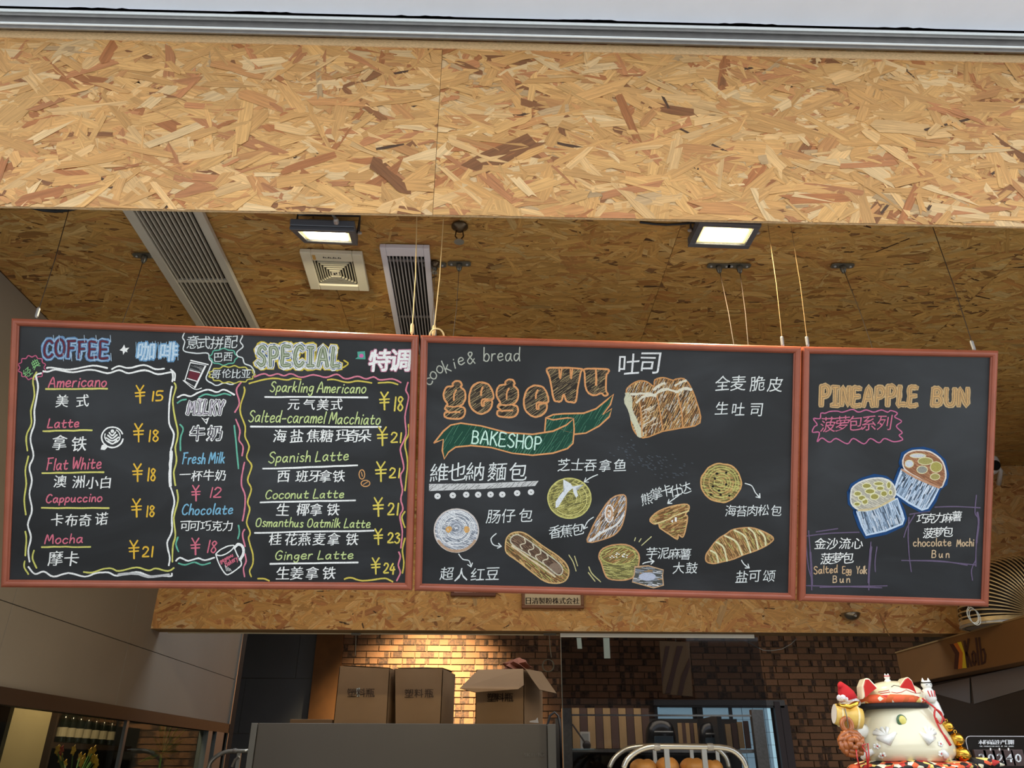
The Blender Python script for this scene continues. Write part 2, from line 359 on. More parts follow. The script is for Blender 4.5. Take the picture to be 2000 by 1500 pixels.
# rear soffit (strand board upstand) : front face + underside
zs0 = PY(1000, 1232, YS).z; zs_under = zs0
sf = MB().box((XL, YS, zs0), (XR, YS+.018, ZC+.003)).build('wall_soffit', M_EDGE); struct(sf); sf.name = 'trim_8'
for i, (x0, x1) in enumerate(((XL, PY(808, 1200, YS).x), (PY(808, 1200, YS).x, 1.9), (1.9, XR))):
    strands('wood_strand', (x0, YS-.0002, zs0), (1, 0, 0), (0, 0, 1), x1-x0-.001, ZC-zs0, (0, -1, 0), sf, cover=4.5, ang=35, seed=60+i, tone=.92, size=1.35, soft=.2)
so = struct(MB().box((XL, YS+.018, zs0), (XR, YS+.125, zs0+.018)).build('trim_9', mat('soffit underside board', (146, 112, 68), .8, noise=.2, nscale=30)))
struct(MB().box((PY(318, 1238, YS+.05).x, YS+.118, zs0-.006), (PY(1096, 1238, YS).x, YS+.125, zs0-.0005)).build('trim_10', mat('pale strip', (206, 192, 160), .5)))
# upper shell above the kitchen
struct(MB().box((-4.5, YS+.9, ZC), (XR+2, YW+.3, ZC+.1)).build('ceiling_kitchen', mat('dark kitchen ceiling', (70, 66, 62), .8))).name = 'ceiling'
# left wall: tiled panels above a long window
MLW = mat('warm grey wall panel', (128, 120, 110), .62, noise=.05, nscale=2.2, bump=.04, bscale=50)
zj = PX(126, 1214, XL).z; zf = PX(200, 1374, XL).z; ywe = 6.0
wl = MB().box((XL-.06, YB, zf), (XL-.008, ywe, ZC+.03)).build('wall_left', mat('wall joint', (64, 60, 56), .9)); struct(wl)
yj = [YB, PX(25, 1180, XL).y, PX(242, 1300, XL).y, ywe]
for (z0, z1) in ((zf, zj), (zj, zj+1.2), (zj+1.2, ZC+.02)):
    if z1 <= z0: continue
    for k in range(3):
        q = MB().box((XL-.008, yj[k]+.0015, z0+.0015), (XL, yj[k+1]-.0015, min(z1, ZC)-.0015)).build('wall_panel', MLW, wl, bevel=.001)
MFRM = mat('dark bronze window frame', (44, 30, 22), .5)
# window frame band + mullions on left wall
wf = MB()
def pxl(px, py, X=XL): return PX(px, py, X)
zf2 = PX(200, 1374+27, XL).z
wfo = MB().box((XL-.05, YB, zf2), (XL+.012, ywe, zf)).build('window_1', MFRM); struct(wfo)
ym = PX(247, 1420, XL).y
MB().box((XL-.012, ym-.014, .5), (XL+.004, ym+.014, zf2)).build('window_mullion', mat('brushed aluminium post', (120, 124, 126), .35, .8), wfo)
MB().box((XL-.05, ywe-.42, .0), (XL+.010, ywe-.34, zf2)).build('window_post', mat('blue grey door frame', (96, 104, 108), .4, .4), wfo)
MB().box((XL-.05, ywe-.26, .0), (XL+.012, ywe-.10, zf2)).build('window_post', mat('blue grey door frame', (96, 104, 108), .4, .4), wfo)
MB().box((XL-.03, YB, .5), (XL-.022, ywe-.42, zf2)).build('window_pane', mat_glass('shop window glass', (.85, .86, .82), .03), wfo)
struct(MB().box((XL-.06, YB, 0), (XL-.0, ywe-.42, .5)).build('wall_left_low', MLW)).name = 'wall_left'
# corner trim post at the far end of left wall
struct(MB().box((XL-.06, ywe, 0), (XL+.0, ywe+.14, ZC)).build('trim_11', M_DARK))
struct(MB().box((XL+.0, ywe-.012, 0), (XL+.012, ywe, ZC)).build('trim_12', mat('aluminium corner bead', (170, 172, 172), .3, .8)))
# back wall : grey tiles on the left, brown pier, bricks
xg1 = PY(615, 1300, YW).x; xb0 = PY(665, 1300, YW-.06).x; xb1 = PY(1745, 1300, YW).x+.1
bw = struct(MB().box((-4.5, YW+.01, 0), (XR+2, YW+.1, ZC+.1)).build('wall_back', mat('brick mortar', (104, 84, 62), .9, noise=.2, nscale=50)))
MGT = mat('blue grey wall tile', (96, 98, 102), .5, noise=.05, nscale=3)
zt1_ = PY(560, 1325, YW).z; zt2_ = PY(480, 1433, YW).z; th = zt1_-zt2_
for r_ in range(-2, 3):
    for c_ in range(4):
        x1 = PY(590, 1380, YW).x+(0 if r_ % 2 else .5)-c_*1.2+.6; x0 = x1-1.2
        x1 = min(x1, xg1); x0 = max(x0, -4.4)
        if x1-x0 < .03: continue
        MB().box((x0+.002, YW-.002, zt1_+r_*th+.002), (x1-.002, YW+.01, min(ZC, zt1_+(r_+1)*th)-.002)).build('wall_tile', MGT, bw)
struct(MB().box((xg1, YW-.06, 0), (xb0, YW+.01, ZC)).build('trim_13', mat('ochre pier board', (120, 76, 34), .7, noise=.15, nscale=8)))
M_BR = mat_brick('fired brick', (150, 106, 74))
bl, bh, gp = .24, .053, .010
bm = MB().box((-bl/2, 0, -bh/2), (bl/2, .018, bh/2)); bmesh_ = bpy.data.meshes.new('brick'); bmesh_.from_pydata(bm.v, [], bm.f); bmesh_.materials.append(M_BR)
spots = []; zt_top = PY(900, 1236, YW).z; rows = 26
for r_ in range(rows):
    z = zt_top+.03-r_*(bh+gp); x = xb0+.12-(.125 if r_ % 2 else 0)
    while x < xb1+.2:
        spots.append((x, z)); x += bl+gp
def seen(x, z):   # bricks that show beside fridge, boxes and glass come first
    p = Vector((x, YW, z))-CAMP; d = p.dot(fwd.normalized()); return 1000+p.dot(right.normalized())/d*F, 750-p.dot(up.normalized())/d*F
def score(s):
    u, v = seen(*s); return (0 if (v < 1420 and u < 1100) else 1 if v < 1400 else 2, v)
spots.sort(key=score)
for (x, z) in spots[:300]:
    o = bpy.data.objects.new('brick', bmesh_); COL.objects.link(o); o.parent = bw
    o.location = (x, YW-.006+random.uniform(-.003, .003), z); o.rotation_euler = (0, random.uniform(-.006, .006), random.uniform(-.008, .008))
rest = MB()
for (x, z) in spots[300:]:
    y = YW-.006+random.uniform(-.003, .003); rest.box((x-bl/2, y, z-bh/2), (x+bl/2, y+.018, z+bh/2))
stuff(rest.build('brick_courses', M_BR, bw))
struct(MB().box((XR, YB, 0), (XR+.08, YS+.9, ZC+.03)).build('wall_right', MLW))
struct(MB().box((xb1+.9, YS+.9, 0), (xb1+1.0, YW, ZC)).build('wall_right', M_DARK))
struct(MB().box((-4.5, ywe+.14, 0), (-4.4, YW, ZC)).build('wall_side', MGT)).name = 'wall_left'
struct(MB().box((-4.5, ywe+.06, 0), (XL-.06, ywe+.14, ZC)).build('wall_side', M_DARK)).name = 'wall_left'
# made-up room behind the left window, holding its reflections as solid objects
struct(MB().box((-3.6, YB, 0), (-3.55, ywe+.1, ZC)).build('wall_outer', mat('olive plaster', (96, 88, 62), .8, noise=.1, nscale=3))).name = 'wall_left'
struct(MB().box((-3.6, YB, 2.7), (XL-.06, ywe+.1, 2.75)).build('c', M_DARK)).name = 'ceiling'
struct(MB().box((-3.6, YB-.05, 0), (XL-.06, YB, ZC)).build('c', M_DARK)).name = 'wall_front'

# ================================================================= CHALKBOARDS
GLY = {}
def glyph(ch, offset=0.0, res=3):
    k = (ch, offset)
    if k not in GLY:
        c = bpy.data.curves.new('t', 'FONT'); c.body = ch; c.offset = offset; c.resolution_u = res
        o = bpy.data.objects.new('t', c); COL.objects.link(o); bpy.context.view_layer.update()
        me = bpy.data.meshes.new_from_object(o.evaluated_get(bpy.context.evaluated_depsgraph_get()))
        vs = [(v.co.x, v.co.y) for v in me.vertices]; fs = [tuple(p.vertices) for p in me.polygons]
        bpy.data.objects.remove(o); bpy.data.curves.remove(c); bpy.data.meshes.remove(me)
        GLY[k] = (vs, fs)
    return GLY[k]
SF = {  # a single-stroke hand: x right, y up; x-height 5, cap 9
'A': '0,0 3,9 6,0;1.1,3.2 4.9,3.2', 'B': '0.3,0 0.5,9;0.3,9 3,9.2 4.8,7.8 4,5.4 0.6,4.8;0.6,4.8 4,4.8 5.3,2.6 4.2,.4 0.2,0', 'C': '5.5,7.8 4,9 2,8.4 .5,5.5 .4,2.6 1.8,.3 3.8,.1 5.6,1.6',
'E': '5,8.8 .5,9 .4,4.6 .3,0 5.2,.2;.5,4.7 4.3,4.8', 'F': '0.2,8.8 5.2,9.1;1,9 .9,5 .6,0;.9,5 4.2,5.1', 'G': '5.5,7.8 4,9 2,8.4 .5,5.5 .5,2.6 1.8,.3 3.8,.2 5.3,1.6 5.4,4.2 3.2,4.2',
'H': '0.3,9 .3,0;5.3,9 5.3,0;.3,4.7 5.3,4.7', 'I': '0.5,9 4,9;2.3,9 2.3,0;.3,0 4.3,0', 'K': '.6,9 .4,0;5,9 .7,4.2;2,5.4 5.4,0', 'L': '1,9 .6,4 .3,0 2.5,.3 5,.2', 'M': '0,0 1.2,9 3.4,2.6 5.8,9 7,0',
'N': '.2,0 .4,9 5,0 5.2,9', 'O': '3,9 .8,7.4 .2,4.2 1,1 3,0 5.2,1.2 5.9,4.6 5,7.8 3,9', 'P': '.5,0 .5,9;.4,9 3.6,9.2 5.2,7 4,4.7 .6,4.2', 'S': '5.2,7.8 3.6,9.1 1.4,8.3 .9,6.3 3,4.8 4.8,3.2 4.6,1 2.6,-.1 .3,1.2',
'U': '.3,9 .3,3 1.4,.4 3.2,0 4.8,1 5.3,3.5 5.3,9', 'W': '0,9 1.2,0 3.4,6.5 5.2,0 7,9', 'Y': '0,9 2.7,4.6 5.4,9;2.7,4.6 2.6,0',
'a': '4.2,4.4 2.8,5.1 1,4.2 .3,2.2 1.2,.3 2.8,.6 4.2,3.6;4.4,4.8 4.2,1.6 5.1,.2', 'b': '.6,9.2 .4,.4;.5,2.4 1.8,4.8 3.8,4.6 4.6,2.4 3.4,.2 1.4,.1 .5,1.4', 'c': '4.2,4.2 2.6,5 .9,4 .4,2 1.4,.3 3,.1 4.4,1.1',
'd': '4.2,4.2 2.8,5 1,4.2 .3,2.2 1.3,.2 3,.7 4.3,3;4.8,9.2 4.4,3 4.8,0', 'e': '.6,2.5 4,3 3.8,4.7 2.2,5.1 .7,3.8 .4,1.8 1.8,.1 4.6,1', 'g': '4.3,4.4 2.8,5 1,4.2 .6,2.2 1.6,.9 3.2,1.4 4.3,4;4.4,4.8 4.2,-.6 3,-2.8 1,-2.4 .6,-1.4',
'h': '.7,9.2 .4,0;.5,2.4 2,4.8 3.6,4.6 4,2.8 4.2,0', 'i': '1.2,4.8 1,0;1.4,6.9 1.5,7.5', 'k': '.7,9.2 .4,0;3.8,5 .6,2.2;1.6,3 4.4,0', 'l': '1.2,9.2 .8,3 1,0', 'm': '.4,4.9 .4,0;.5,3 1.8,4.9 3,4.3 3.1,0;3.2,3 4.6,4.9 5.8,4.3 6.1,0',
'n': '.5,4.9 .4,0;.5,2.8 2,4.9 3.6,4.6 4,2.4 4.3,0', 'o': '2.4,5 .8,4 .3,2.2 1.2,.3 2.8,.1 4.2,1.4 4.4,3.4 3.4,4.8 2.2,5', 'p': '.7,4.8 .4,-3;.6,3.2 2,5 3.9,4.5 4.4,2.6 3.2,.6 .8,.6', 'r': '.6,4.9 .4,0;.5,2.8 1.8,4.7 3.4,4.9',
's': '3.8,4.4 2.2,5 .9,4 2.2,2.6 3.8,1.6 2.8,.1 .5,.5', 't': '2,7.4 1.7,3 2,.6 3.6,.2 4.6,.8;.2,4.6 4.6,4.9', 'u': '.5,4.8 .5,1.6 1.6,.1 3.2,.8 4.2,4.8;4.3,4.8 4.2,1.4 5,.1', 'w': '0,4.8 1.2,0 2.8,4 4.4,0 5.8,4.8', 'y': '.3,4.8 2.4,.8;4.4,4.8 2.4,.4 .6,-3',
'&': '5.6,0 1.4,6.6 2,8.6 3.8,8.4 3.6,6.4 .6,3 .6,1 2.4,0 5.4,3.6', '-': '.3,3 4.4,3.2', '1': '1.6,9 1.2,0', '2': '.4,7 1.6,8.9 4,8.4 4.6,6.4 2.6,3 .2,.3 5.4,.4', '3': '.6,8 2.6,9 4.4,7.4 2.2,5 4.8,3.4 4.2,.6 2,-.2 .2,1', '4': '3,9 .2,3.2 5.4,3.5;4.2,6 3.6,-1',
'5': '4.9,9 1.2,8.9 .8,5.2 3.4,5.4 4.9,3 3.6,.4 .4,.2', '8': '4.4,7.8 2.4,9 .8,7.2 2.6,4.9 4.8,2.4 3,0 .8,1.8 2.6,4.8 4.6,7.6', '0': '2.6,9 .6,6 .6,2.6 2.4,0 4.4,3 4.2,7 2.6,9'}
SFP = {}
def sfget(ch):
    if ch not in SFP:
        st = [[tuple(map(float, p.split(','))) for p in s_.split()] for s_ in SF[ch].split(';')]
        SFP[ch] = (st, max(p[0] for s_ in st for p in s_))
    return SFP[ch]
def crom(pts, sub=4):
    if len(pts) < 3: return pts
    out = []; P = [pts[0]]+list(pts)+[pts[-1]]
    if pts[0] == pts[-1] and len(pts) > 3: P[0] = pts[-2]; P[-1] = pts[1]
    for i in range(1, len(P)-2):
        p0, p1, p2, p3 = P[i-1:i+3]
        for k in range(sub):
            t = k/sub
            out.append(tuple(.5*((2*p1[d])+(-p0[d]+p2[d])*t+(2*p0[d]-5*p1[d]+4*p2[d]-p3[d])*t*t+(-p0[d]+3*p1[d]-3*p2[d]+p3[d])*t**3) for d in (0, 1)))
    out.append(pts[-1]); return out
W_ = (246, 246, 242); YL = (226, 206, 96); YG = (205, 220, 150); PK = (222, 120, 138); GOLD = (236, 190, 70); TL = (110, 186, 160); BL = (130, 186, 214); TAN = (214, 160, 104); PUR = (112, 98, 124); WH2 = (228, 232, 230); LY = (222, 216, 132)
LEV = [0]
class Chalk:
    def __init__(s, board, name, label=None): s.b = board; s.mb = MB(); s.name = name; s.label = label; LEV[0] += 1; s.k = 0
    def P(s, x, y, lev): return PB(x, y, .0016+lev*.00012)
    def stroke(s, pts, w, col, lev=0, smooth=True, rough=.18, sub=4):
        if smooth: pts = crom([tuple(p) for p in pts], sub)
        q = [pts[0]]
        for p in pts[1:]:
            if math.hypot(p[0]-q[-1][0], p[1]-q[-1][1]) > .25: q.append(p)
        if len(q) < 2: return s
        c = lin(col); s.k += 1; lv = lev+(s.k % 50)*.012; vs = []; fs = []
        def nrm(i):
            a = q[max(0, i-1)]; b = q[min(len(q)-1, i+1)]; dx, dy = b[0]-a[0], b[1]-a[1]; l = math.hypot(dx, dy) or 1; return -dy/l, dx/l
        for i, p in enumerate(q):
            nx, ny = nrm(i); hw = w/2*(1+random.uniform(-rough, rough)); hw2 = w/2*(1+random.uniform(-rough, rough))
            vs += [s.P(p[0]+nx*hw, p[1]+ny*hw, lv), s.P(p[0]-nx*hw2, p[1]-ny*hw2, lv)]
        fs = [(2*i, 2*i+1, 2*i+3, 2*i+2) for i in range(len(q)-1)]
        for end, i in ((0, 0), (1, len(q)-1)):   # round caps
            nx, ny = nrm(i); sg = -1 if end == 0 else 1; tx, ty = ny*sg, -nx*sg; p = q[i]; b = len(vs)
            vs += [s.P(p[0]+nx*w*.35+tx*w*.38, p[1]+ny*w*.35+ty*w*.38, lv), s.P(p[0]-nx*w*.35+tx*w*.38, p[1]-ny*w*.35+ty*w*.38, lv)]
            fs.append((2*i, b, b+1, 2*i+1))
        s.mb.add(vs, fs, c); return s
    def fill(s, poly, col, lev=0, smooth=False):
        if smooth: poly = crom(list(poly)+[poly[0]], 4)[:-1]
        n = len(poly); cx = sum(p[0] for p in poly)/n; cy = sum(p[1] for p in poly)/n
        s.mb.add([s.P(cx, cy, lev)]+[s.P(p[0], p[1], lev) for p in poly], [(0, i+1, (i+1) % n+1) for i in range(n)], lin(col)); return s
    def hatch(s, poly, col, ang=60, gap=3, w=1.2, lev=.5, seg=22, miss=.2, cols=None):
        a = math.radians(ang); ca, sa = math.cos(a), math.sin(a)
        rot = [(x*ca+y*sa, -x*sa+y*ca) for x, y in poly]
        y = min(p[1] for p in rot)+gap/2; ymax = max(p[1] for p in rot)
        while y < ymax:
            xs_ = []
            for i in range(len(rot)):
                (x0, y0), (x1, y1) = rot[i], rot[(i+1) % len(rot)]
                if (y0 <= y) != (y1 <= y): xs_.append(x0+(y-y0)/(y1-y0)*(x1-x0))
            xs_.sort()
            for i in range(0, len(xs_)-1, 2):
                x = xs_[i]
                while x < xs_[i+1]:
                    e = min(xs_[i+1], x+seg*random.uniform(.5, 1.3))
                    if random.random() > miss and e-x > 1:
                        y0, y1 = y+random.uniform(-.4, .4)*gap, y+random.uniform(-.4, .4)*gap
                        s.stroke([(x*ca-y0*sa, x*sa+y0*ca), (e*ca-y1*sa, e*sa+y1*ca)], w*random.uniform(.6, 1.3), random.choice(cols) if cols else col, lev, False)
                    x = e+random.uniform(0, 2)
            y += gap*random.uniform(.7, 1.3)
        return s
    def text(s, t, x0, y0, x1, y1, h, col, w=2.6, slant=.18, lev=0, gap=1.6, jit=.25, outline=None):
        adv = []; X = 0; space = 3.4
        for ch in t:
            adv.append(X); X += space if ch == ' ' else sfget(ch)[1]+gap
        tot = X-gap; L = math.hypot(x1-x0, y1-y0); kx = L/tot; ky = h/9; ax, ay = (x1-x0)/L, (y1-y0)/L
        for ch, X in zip(t, adv):
            if ch == ' ': continue
            jy = random.uniform(-jit, jit); js = random.uniform(.95, 1.06)
            for st in sfget(ch)[0]:
                pts = []
                for (gx, gy) in st:
                    lx = X*kx+gx*kx*js+gy*ky*slant; ly = gy*ky*js+jy*ky
                    pts.append((x0+ax*lx+ay*ly, y0+ay*lx-ax*ly))
                if outline: 
                    for (ww, cc, ll) in outline: s.stroke(pts, ww, cc, lev+ll)
                else: s.stroke(pts, w, col, lev)
        return s
    def cjk(s, t, cs, size, col, off=-.004, rot=0, slant=.08, lev=0, jit=.04):
        # cs: centre points
        for ch, (cx, cy) in zip(t, cs):
            vs, fs = glyph(ch, 0, 2)
            if not vs: continue
            xa, xb = min(v[0] for v in vs), max(v[0] for v in vs); ya, yb = min(v[1] for v in vs), max(v[1] for v in vs)
            mx_, my_ = (xa+xb)/2, (ya+yb)/2; k = size/max(xb-xa, yb-ya, .75); a = math.radians(rot-1.5+random.uniform(-3, 3)); ca, sa = math.cos(a), math.sin(a)
            ph = random.uniform(0, 6); dups = [(0, 0)]
            if off > 0: dups = [(math.cos(t)*off*size, math.sin(t)*off*size) for t in ([0, PI] if off < .02 else [0, PI/3, 2*PI/3, PI, 4*PI/3, 5*PI/3])]
            for di, (ddx, ddy) in enumerate(dups):
                out = []
                for (gx, gy) in vs:
                    x, y = (gx-mx_)*k, (gy-my_)*k; x += y*slant + math.sin(y*.35+ph)*.35; y += x*.06+math.cos(x*.3+ph)*.4; x += ddx; y += ddy
                    out.append(s.P(cx+x*ca-y*sa, cy-(x*sa+y*ca), lev+di*.03))
                s.mb.add(out, fs, lin(col))
        return s
    def row(s, t, xs_, y, size, col=W_, off=.004, **k):
        if isinstance(y, (int, float)): y = [y]*len(xs_)
        return s.cjk(t, list(zip(xs_, y)), size*(.90 if size < 34 else 1), col, off, **k)
    def yen(s, cx, cy, h, col, w=3):
        q = h/2; s.stroke([(cx-q*.42, cy-q), (cx-q*.05, cy-q*.35)], w, col); s.stroke([(cx+q*.42, cy-q), (cx-q*.05, cy-q*.3)], w, col)
        s.stroke([(cx-q*.55, cy-q*.15), (cx+q*.55, cy-q*.22)], w, col); s.stroke([(cx-q*.5, cy+q*.22), (cx+q*.5, cy+q*.16)], w, col)
        s.stroke([(cx, cy-q*.1), (cx+q*.02, cy+q)], w*1.15, col); return s
    def arrow(s, pts, w=2, col=WH2, hd=8):
        s.stroke(pts, w, col); (ax, ay), (bx, by) = pts[-2], pts[-1]; a = math.atan2(by-ay, bx-ax)
        for d in (2.5, -2.5): s.stroke([(bx, by), (bx+hd*math.cos(a+d), by+hd*math.sin(a+d))], w, col)
        return s
    def done(s):
        o = s.mb.build(s.name, M_CH, s.b)
        if s.label: o['label'] = s.label
        return o
def board(quad, name, label, cat='menu board'):
    c0 = [Vector((p[0], p[1])) for p in quad]; cen = sum((PB(*p) for p in quad), Vector())/4
    base = (PB(*quad[2])+PB(*quad[3]))/2
    T = thing(name, label, cat, base)
    P3 = [PB(*p) for p in quad]; n = BN
    fw = .021*1.05
    # inner corners
    inn = []
    for i in range(4):
        a, b, c = P3[i-1], P3[i], P3[(i+1) % 4]; u = (a-b).normalized(); v = (c-b).normalized(); inn.append(b+u*fw+v*fw)
    pan = MB(); pan.slab([p-n*.006 for p in inn][::-1], n*.0066)
    pan.build('writing_surface', M_BD, T)
    # mitred rails with a rounded section
    sec = [(0, -.012), (0, .006), (.12, .0105), (.35, .0135), (.6, .0135), (.82, .011), (.93, .006), (1, .0045), (1, -.008)]
    for i in range(4):
        a, b = P3[i], P3[(i+1) % 4]; ia, ib = inn[i], inn[(i+1) % 4]; m = MB(); vs = []
        for t, z in sec: vs.append(a.lerp(ia, t)+n*z)
        for t, z in sec: vs.append(b.lerp(ib, t)+n*z)
        k = len(sec); m.add(vs, [(j, j+k, j+1+k, j+1) for j in range(k-1)]+[(k-1, 2*k-1, k, 0), tuple(range(k)), tuple(range(k, 2*k))[::-1]])
        m.build('frame_rail', M_FR, T)
    return T
B1 = board([(25, 622), (818, 655), (805, 1152), (4, 1146)], 'menu_board', 'large black chalk menu board at left with coffee price columns in pink, yellow and white')
B2 = board([(822, 655), (1563, 677), (1552, 1172), (810, 1153)], 'menu_board', 'middle black chalkboard with green ribbon banner and drawings of breads')
B3 = board([(1567, 677), (1947, 685), (1928, 1184), (1559, 1173)], 'menu_board', 'narrow black chalkboard at right with two muffin drawings outlined in blue')

# ---- board 1
def CH(b, n, l=None): return Chalk(b, n, l)
c = CH(B1, 'chalk_heading', 'blue and dark red block letters COFFEE')
c.text('COFFEE', 86, 696, 210, 699, 31, W_, slant=0, jit=.6, gap=2.2, outline=[(14, (112, 150, 190), 0), (11, (168, 196, 216), 1), (7.5, (84, 118, 160), 2), (4.2, (104, 52, 62), 3)])
for x in (105, 116, 165, 188, 216): c.stroke([(x, 655), (x+1, 668)], 1.2, (190, 210, 225), 4)
for x in (124, 140, 156, 184, 217): c.stroke([(x, 690), (x+1, 705)], 1.2, (190, 210, 225), 4)
c.done()
c = CH(B1, 'chalk_star'); c.fill([(243, 673), (245.5, 680), (253, 679), (248, 685), (250, 688), (245, 687), (241, 693), (240, 686), (234, 684), (239, 680)], W_); c.done()
c = CH(B1, 'chalk_heading', 'blue outlined Chinese heading meaning coffee')
c.row('咖啡', (286, 330), (686, 687), 36, (112, 160, 200), off=.085); c.row('咖啡', (286, 330), (686, 687), 35, (206, 224, 236), off=.02, lev=1)
for i in range(16): x = 266+i*5.4; c.stroke([(x, 670+random.uniform(-4, 4)), (x+1, 702+random.uniform(-4, 2))], 1.1, (170, 204, 226), 1.6)
c.done()
c = CH(B1, 'chalk_box_line', 'wavy white chalk frame round the coffee column')
for p in ([(92, 719), (101, 718), (137, 722), (181, 714), (210, 719)], [(219, 721), (233, 715), (252, 719), (281, 713), (304, 721), (321, 720)], [(85, 725), (95, 726), (109, 722), (143, 727), (178, 722), (210, 729), (233, 723), (252, 729), (283, 723), (309, 731), (334, 727), (338, 734), (337, 745)],
          [(334, 722), (342, 730), (341, 743)], [(336, 755), (331, 789), (331, 827), (340, 848), (336, 873), (334, 881), (332, 950)], [(334, 952), (341, 978), (336, 1007), (336, 1038), (327, 1060), (332, 1089), (330, 1104)],
          [(81, 729), (71, 734), (75, 757), (68, 800), (68, 827), (60, 856), (66, 890), (58, 912), (63, 938), (58, 965), (63, 996), (55, 1024), (61, 1049), (56, 1074), (58, 1097)],
          [(56, 1107), (69, 1121), (86, 1116), (105, 1126), (134, 1119), (166, 1126), (189, 1119), (212, 1118), (229, 1124), (267, 1117), (294, 1125), (315, 1124), (334, 1125), (336, 1120)]):
    c.stroke(p, 3.4, W_)
c.stroke([(335, 882), (333, 915), (333, 948)], 6, W_); c.stroke([(232, 1122), (265, 1120), (290, 1126), (330, 1122)], 5, (200, 200, 198)); c.done()
c = CH(B1, 'chalk_box_line', 'wavy yellow chalk line beside the white frame')
for p in ([(341, 748), (344, 757), (338, 781), (341, 810), (348, 846), (343, 873), (345, 900), (340, 923), (343, 948)], [(346, 957), (348, 978), (340, 1011), (343, 1045), (338, 1066), (337, 1097)],
          [(164, 1117), (181, 1118), (202, 1111), (218, 1110), (233, 1115), (267, 1108), (290, 1114), (305, 1110), (328, 1115), (340, 1109)],
          [(72, 727), (65, 743), (68, 772), (61, 802), (62, 827), (52, 852), (54, 880)], [(56, 891), (50, 919), (52, 944), (48, 978), (51, 1005)], [(50, 1038), (52, 1053), (50, 1085)], [(49, 1096), (48, 1108), (56, 1121)], [(67, 1075), (64, 1091), (72, 1109)]):
    c.stroke(p, 3.2, (214, 210, 112))
c.done()
c = CH(B1, 'chalk_badge', 'pink scalloped badge with green Chinese characters')
pts = []
for i in range(25):
    a = 2*PI*i/24; r = 1+(.10 if i % 2 else -.06); pts.append((63+25*r*math.cos(a), 718+22*r*math.sin(a)))
pts[-1] = pts[0]; c.stroke(pts, 2.2, (196, 100, 130)); c.cjk('经典', [(54, 727), (70, 711)], 17, (150, 210, 140), rot=33); c.done()
def item(b, eng, x0, x1, y0, y1, h, ec, un, uc, zh, xs_, y, size, yx, yy, yh, num, nx0, nx1, ny, nh, pc, ew=2.6):
    c = CH(b, 'chalk_drink_name'); c.text(eng, x0, y0, x1, y1, h, ec, w=ew); c.done()
    c = CH(b, 'chalk_underline'); c.stroke(un, 3.4, uc, smooth=False); c.done()
    c = CH(b, 'chalk_chinese_name', 'white chalk Chinese drink name'); c.row(zh, xs_, y, size, W_, off=.012); c.done()
    c = CH(b, 'chalk_price', 'yellow chalk price'); c.yen(yx, yy, yh, pc); c.text(num, nx0, ny, nx1, ny, nh, pc, w=3.0, slant=.06); c.done()
UY = (222, 216, 120)
def seg(a, b, n=8): return [(a[0]+(b[0]-a[0])*i/n, a[1]+(b[1]-a[1])*i/n+random.uniform(-.4, .4)) for i in range(n+1)]
item(B1, 'Americano', 95, 207, 756, 755, 20, PK, seg((90, 760), (210, 759)), UY, '美式', (122, 162), 783, 27, 274, 770, 34, '15', 295, 317, 783, 18, GOLD)
item(B1, 'Latte', 93, 154, 836, 834, 18, PK, seg((85, 842), (180, 840)), UY, '拿铁', (117, 155), (864, 867), 32, 271, 845, 35, '18', 289, 309, 862, 22, GOLD)
item(B1, 'Flat White', 91, 197, 918, 915, 22, PK, seg((83, 924), (203, 922)), UY, '澳洲小白', (118, 154, 181, 207), (940, 941, 943, 942), 27, 269, 923, 34, '18', 287, 303, 939, 24, GOLD)
item(B1, 'Cappuccino', 90, 198, 982, 979, 16, PK, seg((82, 992), (213, 992)), UY, '卡布奇诺', (112, 140, 167, 199), (1015, 1016, 1016, 1013), 27, 267, 992, 35, '18', 285, 301, 1009, 21, GOLD)
item(B1, 'Mocha', 88, 161, 1062, 1060, 18, PK, seg((82, 1068), (177, 1068)), UY, '摩卡', (109, 140), (1090, 1091), 32, 262, 1073, 35, '21', 278, 298, 1087, 19, GOLD)
c = CH(B1, 'chalk_drawing', 'white chalk cup of latte art seen from above')
circ = lambda cx, cy, rx, ry, a0=0, a1=360, n=24: [(cx+rx*math.cos(math.radians(a0+(a1-a0)*i/n)), cy+ry*math.sin(math.radians(a0+(a1-a0)*i/n))) for i in range(n+1)]
c.stroke(circ(220, 854, 21, 20, 10, 340), 3, W_, smooth=False); c.stroke(circ(220, 852, 15, 14, -60, 200), 2, W_, smooth=False)
for y, r in ((848, 6), (853, 9), (858, 12), (864, 9)): c.stroke([(220-r, y-3), (220, y+3), (220+r, y-4)], 3, W_)
c.fill(circ(220, 842, 3.5, 3.5, n=12)[:-1], W_); c.fill([(199, 870), (206, 866), (212, 872), (205, 879), (197, 878)], W_); c.done()
c = CH(B1, 'chalk_box_line', 'white bracket line round the blend names')
c.stroke([(362, 648), (357, 659), (361.5, 668), (359, 685), (384, 690), (406, 690), (409, 701), (414, 708), (409, 722), (403, 740), (415, 749), (424, 753), (438, 748), (452, 751), (460, 748)], 2.4, WH2)
c.stroke([(467, 652), (474, 656), (469.5, 667), (475, 677), (463, 688), (465, 696), (474, 699), (478, 710), (490, 715), (497, 726), (496, 733)], 2.4, WH2); c.done()
c = CH(B1, 'chalk_writing'); c.row('意式拼配', (377, 399, 424, 452), (668, 669, 670, 668), 28, WH2, off=-.002); c.row('巴西', (427, 446), (698, 697), 19, WH2)
c.row('哥伦比亚', (422, 443, 462, 481), (731, 729, 730, 730), 20, WH2)
